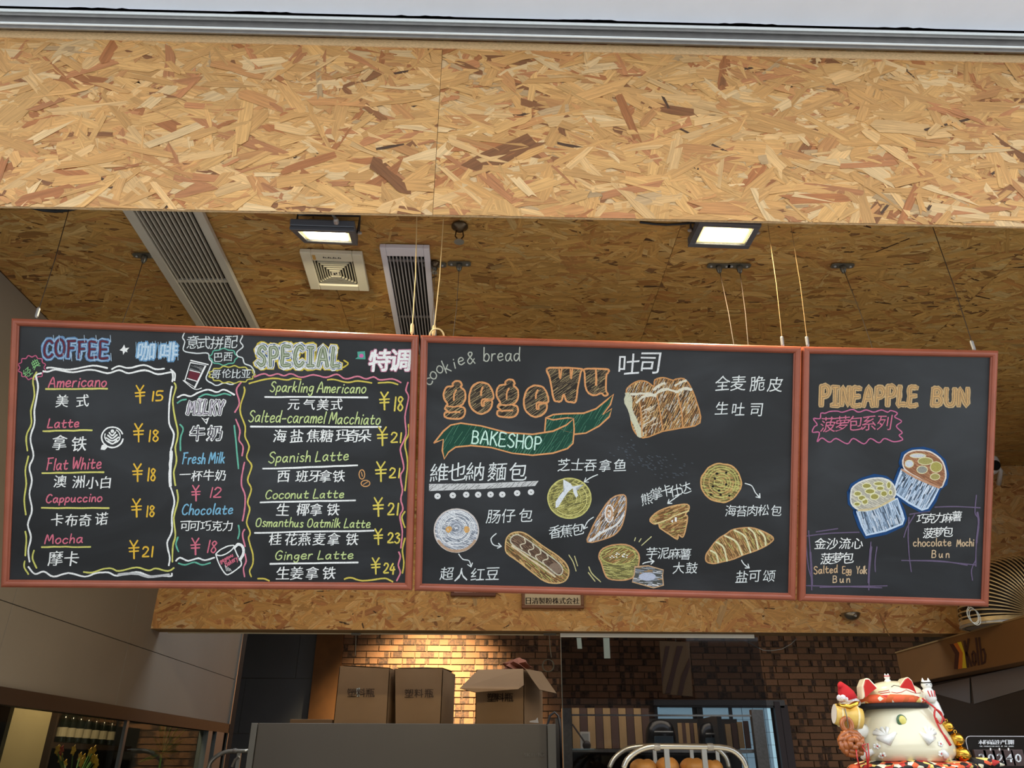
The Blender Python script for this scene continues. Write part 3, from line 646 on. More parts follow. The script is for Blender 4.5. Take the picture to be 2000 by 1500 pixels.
pts = [(437+26*(1+.06*(-1)**i)*math.cos(2*PI*i/16), 697+15.5*(1+.08*(-1)**i)*math.sin(2*PI*i/16)) for i in range(17)]; c.stroke(pts, 2.3, TL)
pts = [(453+44*(1+.05*(-1)**i)*math.cos(2*PI*i/26), 731.5+16*(1+.09*(-1)**i)*math.sin(2*PI*i/26)) for i in range(27)]; c.stroke(pts, 2.4, (206, 196, 96)); c.done()
c = CH(B1, 'chalk_drawing', 'takeaway cup sketched in white with a dark red band')
q = [(372, 708), (403, 714), (382, 757), (361, 744)]; c.stroke(q+[q[0]], 2, W_, smooth=False); c.stroke([(373, 704), (407, 712)], 2.4, W_); c.stroke([(358, 743), (380, 760), (394, 758)], 1.6, W_); c.stroke([(401, 716), (381, 757)], 3.4, W_)
c.hatch([(374, 712), (397, 717), (393, 727), (371, 722)], (150, 150, 148), 20, 1.8, 1); c.fill([(371, 724), (391, 729), (386, 744), (367, 738)], (110, 50, 60)); c.stroke([(371, 723), (391, 728)], 1.8, W_, 1); c.stroke([(366, 739), (386, 745)], 1.8, W_, 1); c.done()
c = CH(B1, 'chalk_box_line', 'white and teal lines framing the milk column')
c.stroke([(347, 776), (359, 771), (373, 774), (389, 766), (407, 761), (424, 766), (438, 761), (458, 771)], 3.2, W_)
for p in ([(347, 787), (354, 782), (364, 780)], [(389, 776), (402, 770), (420, 773), (438, 769), (451, 772)], [(352, 829), (358, 838), (353, 856), (353, 880)], [(458, 831), (462, 870), (466, 915)], [(466, 1026), (468, 1038), (465, 1052)], [(348, 1049), (344, 1063), (349, 1077)], [(349, 1100), (362, 1103), (380, 1098), (395, 1103), (411, 1099)]): c.stroke(p, 3, TL)
c.stroke([(344, 1095), (352, 1089), (368, 1095), (388, 1090), (400, 1094), (419, 1089)], 3.2, W_); c.done()
c = CH(B1, 'chalk_heading', 'white double-outlined block letters MILKY')
c.text('MILKY', 367, 808, 434, 809, 25, W_, slant=.12, gap=2.4, outline=[(9, W_, 0), (5.4, (70, 66, 72), 1), (2.4, (214, 206, 214), 2)])
c.fill([(393, 815), (401, 819), (409, 815), (404, 829)], W_); c.fill([(397, 818), (402, 821), (405, 819), (403, 825)], (60, 58, 60), 1)
c.row('牛奶', (386, 420), (846, 846), 33, W_, off=.055); c.row('牛奶', (386, 420), (846, 846), 31, (90, 86, 92), off=.012, lev=1); c.done()
c = CH(B1, 'chalk_menu_line'); c.text('Fresh Milk', 356, 906, 438, 904, 21, BL, w=2.6); c.row('一杯牛奶', (362, 385, 408, 431), (926, 929, 928, 928), 24, W_, off=.008); c.yen(383, 963, 30, PK, 2.6); c.text('12', 408, 971, 431, 971, 19, PK, w=2.6); c.done()
c = CH(B1, 'chalk_menu_line'); c.text('Chocolate', 355, 1005, 454, 1004, 20, BL, w=2.6); c.row('可可巧克力', (363, 381, 402, 424, 445), 1027, 23, W_, off=.008); c.yen(382, 1067, 32, PK, 2.6); c.text('18', 403, 1079, 421, 1079, 23, PK, w=2.6); c.done()
c = CH(B1, 'chalk_box_line', 'wavy pink chalk lines either side of the specials column')
for p in ([(472, 746), (462, 762), (468, 787), (459, 805)], [(461, 819), (469, 841), (467, 859), (475, 872), (473, 890)], [(478, 903), (473, 928), (472, 947), (479, 968), (478, 995), (474, 1017)], [(478, 1034), (474, 1044), (479, 1067)], [(479, 1082), (481, 1096), (476, 1109), (478, 1126)],
          [(497, 736), (516, 730), (527, 734), (542, 730), (555, 734), (569, 730), (588, 737), (612, 732), (637, 737), (658, 731), (675, 740), (698, 735), (715, 740), (730, 736), (742, 742), (766, 740), (783, 747)],
          [(797, 747), (793, 762), (798, 776), (791, 814), (793, 848), (783, 873), (783, 885), (789, 914), (782, 929), (786, 956), (783, 975), (787, 994), (781, 1009), (786, 1038), (783, 1070)], [(779, 1078), (782, 1087), (778, 1104), (782, 1118), (775, 1134)]): c.stroke(p, 3, (224, 134, 152))
c.done()
c = CH(B1, 'chalk_box_line', 'wavy yellow chalk lines round the specials column')
for p in ([(477, 756), (478, 766), (469, 800), (479, 832), (479, 852), (487, 872), (482, 893), (492, 910), (484, 937), (491, 955), (484, 980), (488, 995), (482, 1020), (489, 1040), (486, 1053), (494, 1082), (494, 1101), (488, 1115), (491, 1126)],
          [(487, 749), (517, 741), (538, 739), (561, 742), (573, 739), (588, 741)], [(640, 742), (652, 741), (679, 747), (698, 744), (726, 748)], [(739, 748), (763, 747), (777, 751)], [(798, 829), (798, 848), (791, 867), (796, 903), (791, 958)], [(791, 999), (785, 1011), (791, 1030)], [(791, 1051), (786, 1076), (789, 1099), (786, 1119)],
          [(504, 1130), (516, 1130), (526, 1134)], [(673, 1131), (685, 1128), (708, 1134), (744, 1130), (755, 1130), (767, 1136)]): c.stroke(p, 3, (216, 198, 92))
c.done()
c = CH(B1, 'chalk_drawing', 'white outlined mug with pink handwriting')
c.stroke([(422, 1082), (430, 1074), (444, 1067), (456, 1065), (457, 1069), (446, 1079), (432, 1085), (422, 1083)], 2.4, W_); c.stroke([(422, 1083), (429, 1103), (441, 1121), (450, 1120), (466, 1109), (472, 1100), (464, 1084), (457, 1068)], 2.6, W_)
c.stroke([(459, 1070), (465, 1063), (474, 1067), (476, 1080), (469, 1093)], 5.5, W_); c.stroke([(461, 1072), (466, 1067), (471, 1071), (472, 1080), (467, 1089)], 2, (40, 40, 42), 1)
c.text('gegewu', 431, 1100, 456, 1086, 8, PK, w=1.5); c.text('Bakery', 442, 1107, 465, 1093, 10, PK, w=1.5)
for k in range(4): c.stroke([(440+k*3, 1104+k*2), (443+k*3, 1115)], 1, W_)
c.done()
c = CH(B1, 'chalk_heading', 'grey green block letters SPECIAL outlined in white and yellow')
c.text('SPECIAL', 503, 713, 662, 716, 36, W_, slant=0, gap=3.2, jit=.4, outline=[(20, (214, 192, 78), 0), (16, (238, 238, 234), 1), (13, (58, 88, 132), 1.6), (11, (236, 236, 232), 2), (7, (128, 140, 112), 3), (2, (190, 196, 170), 4)])
c.stroke([(640, 722), (662, 721), (680, 711), (672, 704)], 3, (214, 192, 78)); c.done()
c = CH(B1, 'chalk_blot', 'small teal and pink chalk patch'); c.fill([(698, 687), (713, 686), (714, 702), (694, 701), (699, 697)], (90, 170, 150)); c.fill(circ(706, 695, 4.5, 4, n=10)[:-1], (214, 110, 170), 1); c.done()
c = CH(B1, 'chalk_heading', 'white Chinese heading with pink outline meaning specials')
c.row('特调', (742, 782), (704, 704), 42, (196, 128, 150), off=.06); c.row('特调', (742, 782), (704, 704), 41, W_, off=.03, lev=1); c.done()
item(B1, 'Sparkling Americano', 527, 713, 765, 768, 20, YG, seg((518, 775), (718, 776)), W_, '元气美式', (574, 604, 631, 658), 790, 25, 751, 783, 34, '18', 768, 786, 802, 27, YL, 2.3)
item(B1, 'Salted-caramel Macchiato', 485, 741, 824, 829, 22, YG, seg((490, 833), (744, 834)), W_, '海盐焦糖玛奇朵', (547, 580, 612, 638, 669, 690, 713), 851, 28, 747, 852, 36, '21', 763, 783, 864, 19, YL, 2.3)
item(B1, 'Spanish Latte', 524, 680, 904, 899, 20, YG, seg((514, 915.5), (698, 909)), W_, '西班牙拿铁', (554, 590, 615, 636, 662), 930, 26, 744, 921, 38, '21', 760, 780, 933, 19, YL, 2.3)
item(B1, 'Coconut Latte', 518, 671, 974, 972, 17, YG, seg((509, 981), (694, 977)), W_, '生椰拿铁', (553, 592, 618, 651), 995, 27, 739, 990, 36, '21', 757, 777, 1006, 23, YL, 2.3)
item(B1, 'Osmanthus Oatmilk Latte', 499, 722, 1028, 1031, 17, YG, seg((498, 1040.5), (730, 1036)), W_, '桂花燕麦拿铁', (538, 569, 595, 624, 652, 688), 1053, 27, 739, 1048, 30, '23', 757, 780, 1060, 19, YL, 2.2)
item(B1, 'Ginger Latte', 537, 689, 1093, 1091, 17, YG, seg((528, 1101), (699, 1098.5)), W_, '生姜拿铁', (553, 580, 610, 643), 1119, 28, 734, 1105, 31, '24', 749, 771, 1119, 19, YL, 2.3)
c = CH(B1, 'chalk_drawing', 'two small coffee beans outlined in tan chalk')
c.stroke(circ(707, 926.5, 5.5, 9, n=14), 2, TAN); c.stroke([(706, 922), (708, 930)], 1.6, TAN); c.stroke(circ(714, 944, 8.5, 6, n=14), 2, TAN); c.stroke([(710, 946), (718, 941)], 1.6, TAN); c.done()

# ---- board 2
Z = lambda pts, ox=800, oy=640, k=.2: [(ox+x*k, oy+y*k) for x, y in pts]
c = CH(B2, 'chalk_writing', 'grey white curved handwriting reading cookie and bread')
for ch, x, y, a, h in (('c', 837, 754, 38, 20), ('o', 845, 743, 36, 21), ('o', 857, 731, 33, 21), ('k', 871, 729, 24, 24), ('i', 887, 720, 16, 22), ('e', 896, 714, 14, 22), ('&', 913, 711, 5, 22)):
    a = math.radians(a); wch = (sfget(ch)[1]*(2.2 if ch in 'coe' else 2.0)); c.text(ch, x, y, x+wch*1.25*math.cos(a), y-wch*1.25*math.sin(a), h*1.15 if ch in 'coe' else h, (186, 188, 174), w=2.2, slant=0, jit=0)
c.text('bread', 944, 705, 1015, 705, 26, (186, 188, 174), w=2.2, slant=0); c.done()
OR = (222, 158, 104); HT = (150, 132, 100)
c = CH(B2, 'chalk_heading', 'fat orange outlined letters hatched in tan chalk')
def fat(poly, lev=0):
    pc = crom(list(poly)+[poly[0]], 4)[:-1]; c.fill(pc, (58, 52, 46), lev); c.hatch(pc, HT, -35, 2.6, 1.1, lev+.3, 16, .15, cols=[(150, 132, 100), (176, 156, 112), (120, 104, 82)]); c.stroke(pc+[pc[0]], 3.6, OR, lev+1, False)
for ox, oy in ((0, 0), (103, -3)):
    g_ = [(x+ox, y+oy) for x, y in Z([(420, 545), (450, 522), (490, 525), (512, 560), (500, 580), (540, 620), (545, 690), (520, 745), (490, 768), (535, 785), (540, 840), (500, 885), (400, 888), (345, 870), (345, 830), (375, 820), (345, 790), (360, 760), (370, 745), (338, 690), (335, 630), (365, 580), (420, 570)])]
    fat(g_); c.stroke([(x+ox, y+oy) for x, y in Z([(455, 610), (435, 650), (432, 710)])], 3.4, OR, 1.5); c.stroke([(x+ox, y+oy) for x, y in Z([(385, 830), (430, 824), (490, 824)])], 3.4, OR, 1.5)
    c.stroke([(x+ox, y+oy) for x, y in Z([(365, 765), (430, 772), (500, 762)])], 3, OR, 1.5)
for ox, oy in ((0, 0), (107, 6)):
    e_ = [(x+ox, y+oy) for x, y in Z([(700, 535), (770, 555), (812, 630), (812, 700), (715, 700), (705, 760), (725, 760), (730, 720), (800, 712), (800, 770), (760, 820), (700, 842), (640, 820), (590, 760), (582, 670), (610, 580), (660, 542)])]
    fat(e_); c.stroke([(x+ox, y+oy) for x, y in Z([(715, 580), (700, 620), (698, 660)])], 3.6, OR, 1.5)
fat(Z([(1342, 400), (1470, 392), (1580, 394), (1685, 405), (1670, 440), (1640, 600), (1622, 720), (1580, 727), (1530, 715), (1505, 650), (1480, 715), (1440, 720), (1405, 690), (1370, 500)]))
c.stroke(Z([(1460, 410), (1470, 500), (1485, 405)]), 3, OR, 1.5); c.stroke(Z([(1570, 410), (1575, 500), (1590, 405)]), 3, OR, 1.5)
fat(Z([(1705, 408), (1800, 400), (1935, 408), (1940, 435), (1920, 470), (1918, 610), (1935, 650), (1900, 665), (1870, 640), (1810, 660), (1750, 640), (1715, 570), (1710, 450)]))
c.stroke(Z([(1818, 410), (1822, 480), (1820, 560)]), 4, OR, 1.5); c.done()
c = CH(B2, 'chalk_ribbon', 'green ribbon banner with orange outline')
GR = (40, 76, 62)
tail = Z([(1330, 880), (1400, 850), (1500, 840), (1700, 835), (1820, 790), (1920, 710), (1990, 650), (1960, 750), (1885, 850), (1975, 790), (1950, 870), (1850, 960), (1720, 1030), (1610, 1040), (1500, 1000)])
fold = Z([(1330, 880), (1400, 900), (1540, 880), (1600, 885), (1560, 940), (1400, 1010), (1318, 1030)])
rib = Z([(240, 1125), (330, 1010), (400, 950), (500, 930), (700, 960), (950, 1025), (1200, 1040), (1400, 1010), (1530, 950), (1600, 890), (1606, 1000), (1595, 1130), (1540, 1180), (1400, 1225), (1200, 1245), (1000, 1225), (800, 1170), (600, 1150), (450, 1165), (380, 1215), (340, 1280), (320, 1200), (330, 1090)])
def strip(poly, lev):
    # triangulated concave fill via hatching strokes plus body strokes
    c.hatch(poly, GR, 12, 2.0, 3.2, lev, 60, 0); c.hatch(poly, GR, -58, 4, 1, lev+1, 26, .35, cols=[(84, 128, 104), (66, 112, 92), (100, 150, 120)])
    c.stroke(list(poly)+[poly[0]], 3.0, OR, lev+2, False)
strip(tail, 0); strip(fold, 3); strip(rib, 6)
c.text('BAKESHOP', 921, 865, 1055, 879, 25, (206, 238, 222), w=2.8, slant=0, lev=10, gap=1.8); c.done()
c = CH(B2, 'chalk_writing'); c.row('維也納麵包', (858, 893, 928, 971, 1012), (923, 921, 921, 921, 921), 36, WH2, off=-.006); c.done()
c = CH(B2, 'chalk_bar', 'white hatched bar above a row of dots'); bp_ = [(838, 945), (940, 944), (1052, 939), (1045, 949), (940, 955), (838, 959)]
c.fill(bp_, (206, 206, 204)); c.hatch(bp_, (120, 120, 118), -40, 4, 1, 1, 10, .3)
for x, y in ((273, 445), (422, 437), (553, 430), (670, 430), (790, 428), (905, 428), (1050, 415), (1185, 405)): c.fill(circ(800+x*.2, 880+y*.2, 6.4, 6, n=10)[:-1], (226, 226, 224)); c.stroke([(800+x*.2-.8, 880+y*.2), (800+x*.2+1, 880+y*.2+.5)], 1.6, (70, 70, 70), 1)
c.done()
WC = [(226, 228, 230), (196, 200, 208), (150, 156, 166), (236, 236, 236)]; YC = [(196, 190, 116), (168, 160, 92), (214, 206, 130), (120, 114, 70)]; TC = [(206, 160, 104), (180, 130, 80), (226, 190, 130), (130, 92, 60)]
def blob(c, poly, base, cols, ang, oc, gap=2.4, ow=2.6, w=1.3):
    pc = crom(list(poly)+[poly[0]], 3)[:-1]; c.fill(pc, base); c.hatch(pc, oc, ang, gap*.72, w*.8, .3, 11, .14, cols=cols); c.stroke(pc+[pc[0]], ow, oc, 1.4, False)
def swirl(c, cx, cy, rx, ry, cols, n=9, w=1.6, lev=.7):
    for i in range(n):
        f = (i+.6)/n; a0 = random.uniform(0, 360); c.stroke(circ(cx, cy, rx*f, ry*f, a0, a0+random.uniform(200, 330), 18), w, random.choice(cols), lev, False)
c = CH(B2, 'chalk_drawing', 'round white bun drawn in chalk with a tan lower edge')
blob(c, circ(891.5, 1036, 43, 42, n=20)[:-1], (120, 126, 136), WC, 20, (214, 204, 196), 2); swirl(c, 891.5, 1032, 40, 38, WC, 13, 1.8)
c.stroke(circ(892, 1036, 41, 40, 30, 150), 5, (190, 158, 130), 1.5, False); swirl(c, 877, 1034, 6, 6, [(224, 170, 96)], 4, 2, 1.8); swirl(c, 911, 1034, 6, 6, [(224, 170, 96)], 4, 2, 1.8); c.done()
c = CH(B2, 'chalk_writing'); c.row('超人红豆', (873, 901, 933, 962), (1120, 1122, 1121, 1120), 29, WH2, off=-.004); c.arrow([(896, 1082), (904, 1092), (916, 1095), (920, 1107)]); c.done()
c = CH(B2, 'chalk_writing'); c.row('肠仔包', (964, 993, 1027), (1009, 1007, 1006), 30, WH2, off=-.006); c.arrow([(969, 1042), (959, 1052), (964, 1064), (979, 1067)]); c.done()
c = CH(B2, 'chalk_drawing', 'sausage bun drawn in tan, brown and white chalk')
hd_ = Z([(935, 930), (950, 850), (1000, 805), (1080, 795), (1150, 820), (1300, 930), (1450, 1030), (1530, 1110), (1555, 1190), (1520, 1270), (1430, 1295), (1320, 1275), (1200, 1190), (1060, 1080), (950, 1000)], 800, 880)
blob(c, hd_, (104, 84, 58), TC+YC[:2], 40, (214, 176, 120), 2.2)
saus = Z([(985, 860), (1040, 820), (1120, 850), (1300, 980), (1470, 1110), (1490, 1190), (1440, 1210), (1330, 1120), (1150, 1010), (1010, 920)], 800, 880)
pc = crom(saus+[saus[0]], 3)[:-1]; c.fill(pc, (92, 72, 60), 2); c.hatch(pc, TAN, 38, 2.4, 1.2, 2.3, 12, .3, cols=[(150, 122, 96), (120, 96, 76)]); c.stroke(pc+[pc[0]], 2.2, (206, 200, 176), 3, False)
c.fill(circ(1084, 1110, 13, 11, n=14)[:-1], (140, 118, 100), 3.2)
for x, y in ((1020, 1060), (1036, 1071), (1050, 1081), (1064, 1091)): c.stroke([(x+4, y-8), (x+6, y), (x-4, y+4), (x, y+12)], 2.2, (216, 204, 176), 3.6)
c.stroke(Z([(1000, 930), (1150, 1040), (1300, 1140), (1420, 1230)], 800, 880), 3.4, (224, 206, 170), 3.6)
for p in ([(1111, 1084), (1119, 1097), (1125, 1115)], [(1122, 1086), (1128, 1105)], [(1150, 1107), (1156, 1120), (1173, 1136)], [(1149, 1118), (1162, 1135)]): c.stroke(p, 2, (206, 196, 140))
c.done()
c = CH(B2, 'chalk_writing'); c.row('芝士吞拿鱼', (1101, 1128, 1153, 1182, 1211), (908, 907, 909, 909, 908), 27, WH2, off=-.006); c.arrow([(1167, 927), (1155, 932), (1141, 941)]); c.done()
c = CH(B2, 'chalk_drawing', 'round yellow green cheese bun with a white cross cut')
blob(c, circ(1112, 973, 42, 39, n=20)[:-1], (110, 106, 66), YC, -20, (206, 200, 122), 2.2); swirl(c, 1112, 974, 40, 37, YC, 10)
c.fill(Z([(1500, 280), (1570, 320), (1600, 360), (1550, 400), (1500, 470), (1450, 550), (1425, 560), (1425, 500), (1470, 430), (1520, 370), (1500, 330)], 800, 880), (222, 226, 230), 3); c.fill(Z([(1590, 350), (1700, 330), (1620, 365), (1645, 440), (1625, 460), (1600, 410)], 800, 880), (222, 226, 230), 3.1); c.done()
c = CH(B2, 'chalk_writing'); c.row('香蕉包', (1084, 1106, 1128), (1039, 1037, 1033), 27, WH2, off=-.006, rot=8); c.arrow([(1159, 1010), (1148, 1018), (1140, 1033)]); c.done()
c = CH(B2, 'chalk_drawing', 'pointed oval banana bread in brown and white chalk')
z4 = lambda p: Z(p, 1140, 880, .21)
blob(c, z4([(35, 850), (70, 740), (130, 620), (250, 450), (370, 410), (395, 480), (370, 650), (310, 760), (200, 820)]), (96, 78, 64), WC+TC[:2], -58, (206, 156, 110), 2.2)
swirl(c, 1190, 1003, 9, 18, [(236, 232, 228), (200, 160, 124)], 5, 2.2); c.stroke(z4([(60, 840), (170, 760), (300, 690), (370, 600)]), 4, (226, 224, 220), 2); c.done()
c = CH(B2, 'chalk_writing'); c.cjk('熊掌卡仕达', [(1263, 974), (1282, 964), (1301, 958), (1319, 958), (1338, 953)], 23, WH2, -.006, rot=15); c.arrow([(1326, 967), (1316, 974), (1304, 983)]); c.done()
c = CH(B2, 'chalk_drawing', 'fan shaped custard pastry in tan and brown chalk')
blob(c, z4([(615, 640), (700, 560), (850, 510), (960, 500), (980, 540), (945, 590), (965, 620), (940, 760), (915, 805), (880, 780), (870, 825), (800, 780), (710, 720), (695, 680), (650, 680)]), (112, 84, 54), TC+YC[:1], -20, (214, 168, 114), 2.2)
c.stroke(z4([(660, 680), (760, 650), (860, 600), (975, 560)]), 2.2, (226, 210, 150), 2); c.fill(z4([(845, 620), (865, 620), (862, 665), (846, 655)]), W_, 2.2); c.fill(z4([(808, 655), (830, 640), (828, 672)]), W_, 2.3); c.done()
c = CH(B2, 'chalk_drawing', 'round seaweed bun with dark specks')
blob(c, [(1408+39*(1+random.uniform(-.03, .03))*math.cos(2*PI*i/22), 943+38*(1+random.uniform(-.03, .03))*math.sin(2*PI*i/22)) for i in range(22)], (116, 100, 62), YC+TC[:1], 10, (214, 168, 110), 2.2)
swirl(c, 1408, 943, 36, 35, [(206, 170, 110), (196, 190, 116)], 7)
for x, y in ((1400, 925), (1418, 923), (1392, 950), (1418, 946), (1404, 958), (1388, 966), (1424, 968), (1407, 966), (1396, 935)): c.fill(circ(x, y, 2.6, 2.4, n=7)[:-1], (38, 38, 34), 3)
c.done()
c = CH(B2, 'chalk_writing'); c.row('海苔肉松包', (1427, 1448, 1469, 1491, 1516), (997, 998, 997, 996, 997), 24, WH2, off=-.004); c.arrow([(1455, 944), (1468, 949), (1475, 962), (1484, 972)]); c.done()
c = CH(B2, 'chalk_writing'); c.row('芋泥麻薯', (1273, 1295, 1317, 1338), (1080, 1080, 1081, 1082), 25, WH2, off=-.004); c.row('大鼓', (1325, 1351), 1109, 25, WH2, off=-.004); c.arrow([(1255, 1101), (1262, 1098), (1277, 1096)])
for p in ([(1241, 1050), (1239, 1056)], [(1252, 1052), (1248, 1058)], [(1272, 1048), (1253, 1065)]): c.stroke(p, 1.8, (210, 204, 150))
c.done()
c = CH(B2, 'chalk_drawing', 'cup shaped bun and cut roll in yellow and tan chalk')
blob(c, z4([(140, 980), (180, 910), (300, 873), (430, 885), (510, 960), (510, 1060), (480, 1110), (455, 1180), (350, 1205), (230, 1190), (190, 1130), (165, 1050)]), (112, 106, 68), YC, 8, (210, 158, 110), 2.2)
tp = circ(1207, 1085, 34, 17, n=20); c.fill(tp[:-1], (124, 104, 64), 2); c.hatch(tp, TAN, -30, 2.4, 1.2, 2.3, 12, .1, cols=TC+YC); c.stroke(tp, 2, (190, 184, 110), 3, False)
for i in range(14): x, y = 1207+random.uniform(-18, 18), 1083+random.uniform(-7, 7); c.stroke([(x, y), (x+1.6, y+.5)], 1.8, W_, 3.4, False)
rp = z4([(475, 1080), (600, 1070), (740, 1110), (732, 1160), (740, 1250), (650, 1275), (450, 1220), (470, 1150)]); c.fill(rp, (86, 88, 84), 4); c.hatch(rp, TAN, 5, 2.4, 1.2, 4.3, 14, .25, cols=WC+TC[:1]); c.stroke(rp+[rp[0]], 2.4, (204, 168, 130), 5, False)
c.fill(circ(1264, 1126, 17, 8, n=14)[:-1], (190, 196, 214), 5.4); c.done()
c = CH(B2, 'chalk_drawing', 'segmented salt croissant in tan and white chalk')
cr_ = z4([(1140, 1030), (1135, 980), (1160, 930), (1240, 830), (1330, 770), (1400, 730), (1550, 715), (1650, 745), (1740, 790), (1762, 830), (1700, 880), (1600, 930), (1480, 970), (1400, 1005), (1280, 1035), (1200, 1050)])
blob(c, cr_, (120, 94, 60), TC+YC[:1], 60, (210, 162, 110), 2.2)
for a in ([(1180, 930), (1230, 960), (1250, 1040)], [(1230, 850), (1300, 900), (1330, 1025)], [(1310, 790), (1420, 850), (1470, 970)], [(1400, 740), (1500, 800), (1550, 945)], [(1530, 720), (1590, 780), (1620, 915)], [(1630, 745), (1680, 800), (1690, 880)]): c.stroke(z4(a), 3.4, (226, 220, 176), 2)
c.done()
c = CH(B2, 'chalk_writing'); c.row('盐可颂', (1449, 1474, 1502), (1126, 1125, 1125), 26, WH2, off=-.004); c.arrow([(1448, 1094), (1453, 1102), (1463, 1109)]); c.done()
c = CH(B2, 'chalk_heading', 'large white Chinese heading meaning toast'); c.row('吐司', (1229, 1269), (711, 709), 41, (228, 230, 230), off=.002); c.done()
c = CH(B2, 'chalk_writing'); c.row('全麦脆皮', (1411, 1442, 1479, 1514), (748, 748, 749, 751), 33, WH2, off=-.012); c.row('生吐司', (1410, 1442, 1477), (797, 799, 800), 28, WH2, off=-.010); c.done()
c = CH(B2, 'chalk_drawing', 'three humped toast loaf in brown and white chalk')
z2 = lambda p: Z(p, 1180, 660, .21)
to = z2([(205, 510), (230, 450), (320, 400), (400, 410), (460, 450), (470, 390), (550, 368), (640, 395), (660, 385), (740, 380), (800, 450), (860, 600), (890, 790), (700, 840), (540, 870), (360, 930), (270, 850), (240, 700)])
blob(c, to, (84, 66, 50), TC+[(214, 206, 190)], -65, (206, 150, 96), 2.2)
for p in ([(215, 530), (250, 700), (340, 900)],): c.stroke(z2(p), 12, (206, 204, 176), 2, rough=.4)
for p in ([(250, 520), (370, 520), (480, 530)], [(480, 520), (560, 480), (670, 500)], [(680, 500), (740, 470), (810, 480)], [(300, 600), (380, 540), (480, 540)], [(460, 480), (520, 440), (560, 420)], [(660, 440), (720, 410), (760, 400)]): c.stroke(z2(p), 5, (222, 216, 196), 2.2, rough=.5)
for p in ([(330, 600), (345, 750), (350, 910)], [(490, 540), (520, 700), (545, 865)], [(680, 520), (720, 700), (730, 830)]): c.stroke(z2(p), 2.6, (206, 150, 96), 3)
for k in range(26): x, y = random.uniform(370, 500), random.uniform(620, 820); c.stroke(z2([(x, y), (x-40, y+24)]), 1.4, (214, 200, 176), 2.6)
c.done()
# dry smear on the middle board
c = CH(B2, 'chalk_smudge', 'faint grey wiped chalk smear')
for i in range(90):
    t = random.random(); x = 1205+t*130+random.gauss(0, 10); y = 880+t*45+random.gauss(0, 12); c.stroke([(x, y), (x+3, y+1)], 1.3, (86, 92, 100), 0, False)
c.done()

# ---- board 3
z5 = lambda p: Z(p, 1540, 660, .21); z6 = lambda p: Z(p, 1540, 900, .21)
c = CH(B3, 'chalk_heading', 'tan block letters PINEAPPLE BUN')
ol = [(11, (204, 176, 132), 0), (8.6, (196, 158, 108), 1), (5, (150, 128, 100), 2), (2.4, (214, 170, 112), 3)]
c.text('PINEAPPLE', 1602, 791, 1789, 792, 35, W_, slant=.03, jit=.25, gap=2.4, outline=ol); c.text('BUN', 1820, 791, 1888, 792, 32, W_, slant=.03, gap=2.6, outline=ol); c.done()
c = CH(B3, 'chalk_writing', 'pink Chinese characters inside a pink zigzag bubble')
c.stroke(z5([(300, 700), (340, 700), (380, 685), (450, 680), (500, 690), (590, 665), (650, 690), (720, 670), (790, 690), (860, 670), (920, 690), (950, 675), (1010, 700), (985, 735), (1050, 775), (1000, 820), (1055, 880), (1025, 905), (1060, 945), (980, 965), (890, 935), (840, 975), (760, 935), (700, 985), (600, 935), (545, 985), (440, 935), (380, 970), (310, 930), (265, 965), (285, 880), (220, 875), (240, 825), (265, 805), (230, 750), (290, 750), (300, 700)]), 2.4, (200, 112, 148))
c.row('菠萝包系列', (1617, 1645, 1670, 1697, 1727), (829, 827, 826, 826, 825), 33, (206, 116, 142), off=-.008); c.done()
c = CH(B3, 'chalk_drawing', 'two muffins in paper cups with blue chalk halo')
ta = z5([(1060, 1170), (1080, 1090), (1150, 1050), (1250, 1045), (1340, 1070), (1430, 1150), (1460, 1270), (1440, 1350), (1400, 1390), (1240, 1320), (1100, 1240)]); ca_ = z6([(1050, 80), (1220, 170), (1400, 250), (1340, 360), (1290, 440), (1240, 455), (1120, 390), (975, 290), (1010, 190)])
tb = z6([(580, 290), (600, 240), (680, 190), (800, 160), (900, 170), (970, 220), (990, 320), (900, 400), (750, 460), (650, 455), (580, 390)]); cb_ = z6([(635, 470), (820, 430), (1010, 350), (1050, 470), (1070, 540), (1055, 585), (900, 650), (720, 690), (680, 600)])
for k in (ta, ca_, tb, cb_): c.stroke(k+[k[0]], 15, (38, 74, 122), 0, False)
def cup(p, ang):
    c.fill(p, (128, 148, 170), 1); c.hatch(p, W_, ang, 2.4, 1.5, 1.3, 16, .15, cols=[(206, 220, 236), (180, 200, 222), (226, 232, 240), (60, 66, 76)]); c.stroke(p+[p[0]], 3.6, (206, 222, 238), 2, False)
cup(ca_, -62); cup(cb_, 70)
c.fill(crom(ta+[ta[0]], 3)[:-1], (150, 104, 76), 2.4); c.hatch(ta, TAN, 30, 2.4, 1.4, 2.6, 14, .2, cols=[(176, 126, 92), (190, 140, 104), (140, 96, 74)]); c.stroke(crom(ta+[ta[0]], 3), 2.8, (226, 216, 204), 3, False)
for cx, cy, rx, ry, cc in ((1200, 1095, 75, 20, (206, 206, 210)), (1120, 1170, 40, 34, (206, 210, 216)), (1270, 1145, 70, 34, (166, 158, 96)), (1370, 1200, 55, 50, (172, 162, 90)), (1240, 1225, 50, 36, (150, 150, 140)), (1360, 1290, 45, 30, (166, 156, 96))):
    e = circ(1540+cx*.21, 660+cy*.21, rx*.21, ry*.21, n=12); c.fill(e[:-1], cc, 3.4); c.stroke(e, 1.6, (222, 214, 170), 3.7, False)
c.fill(crom(tb+[tb[0]], 3)[:-1], (176, 170, 156), 2.4); c.hatch(tb, TAN, 30, 2.4, 1.4, 2.6, 14, .2, cols=[(206, 202, 186), (186, 180, 160), (222, 216, 196)]); c.stroke(crom(tb+[tb[0]], 3), 2.8, (226, 226, 216), 3, False)
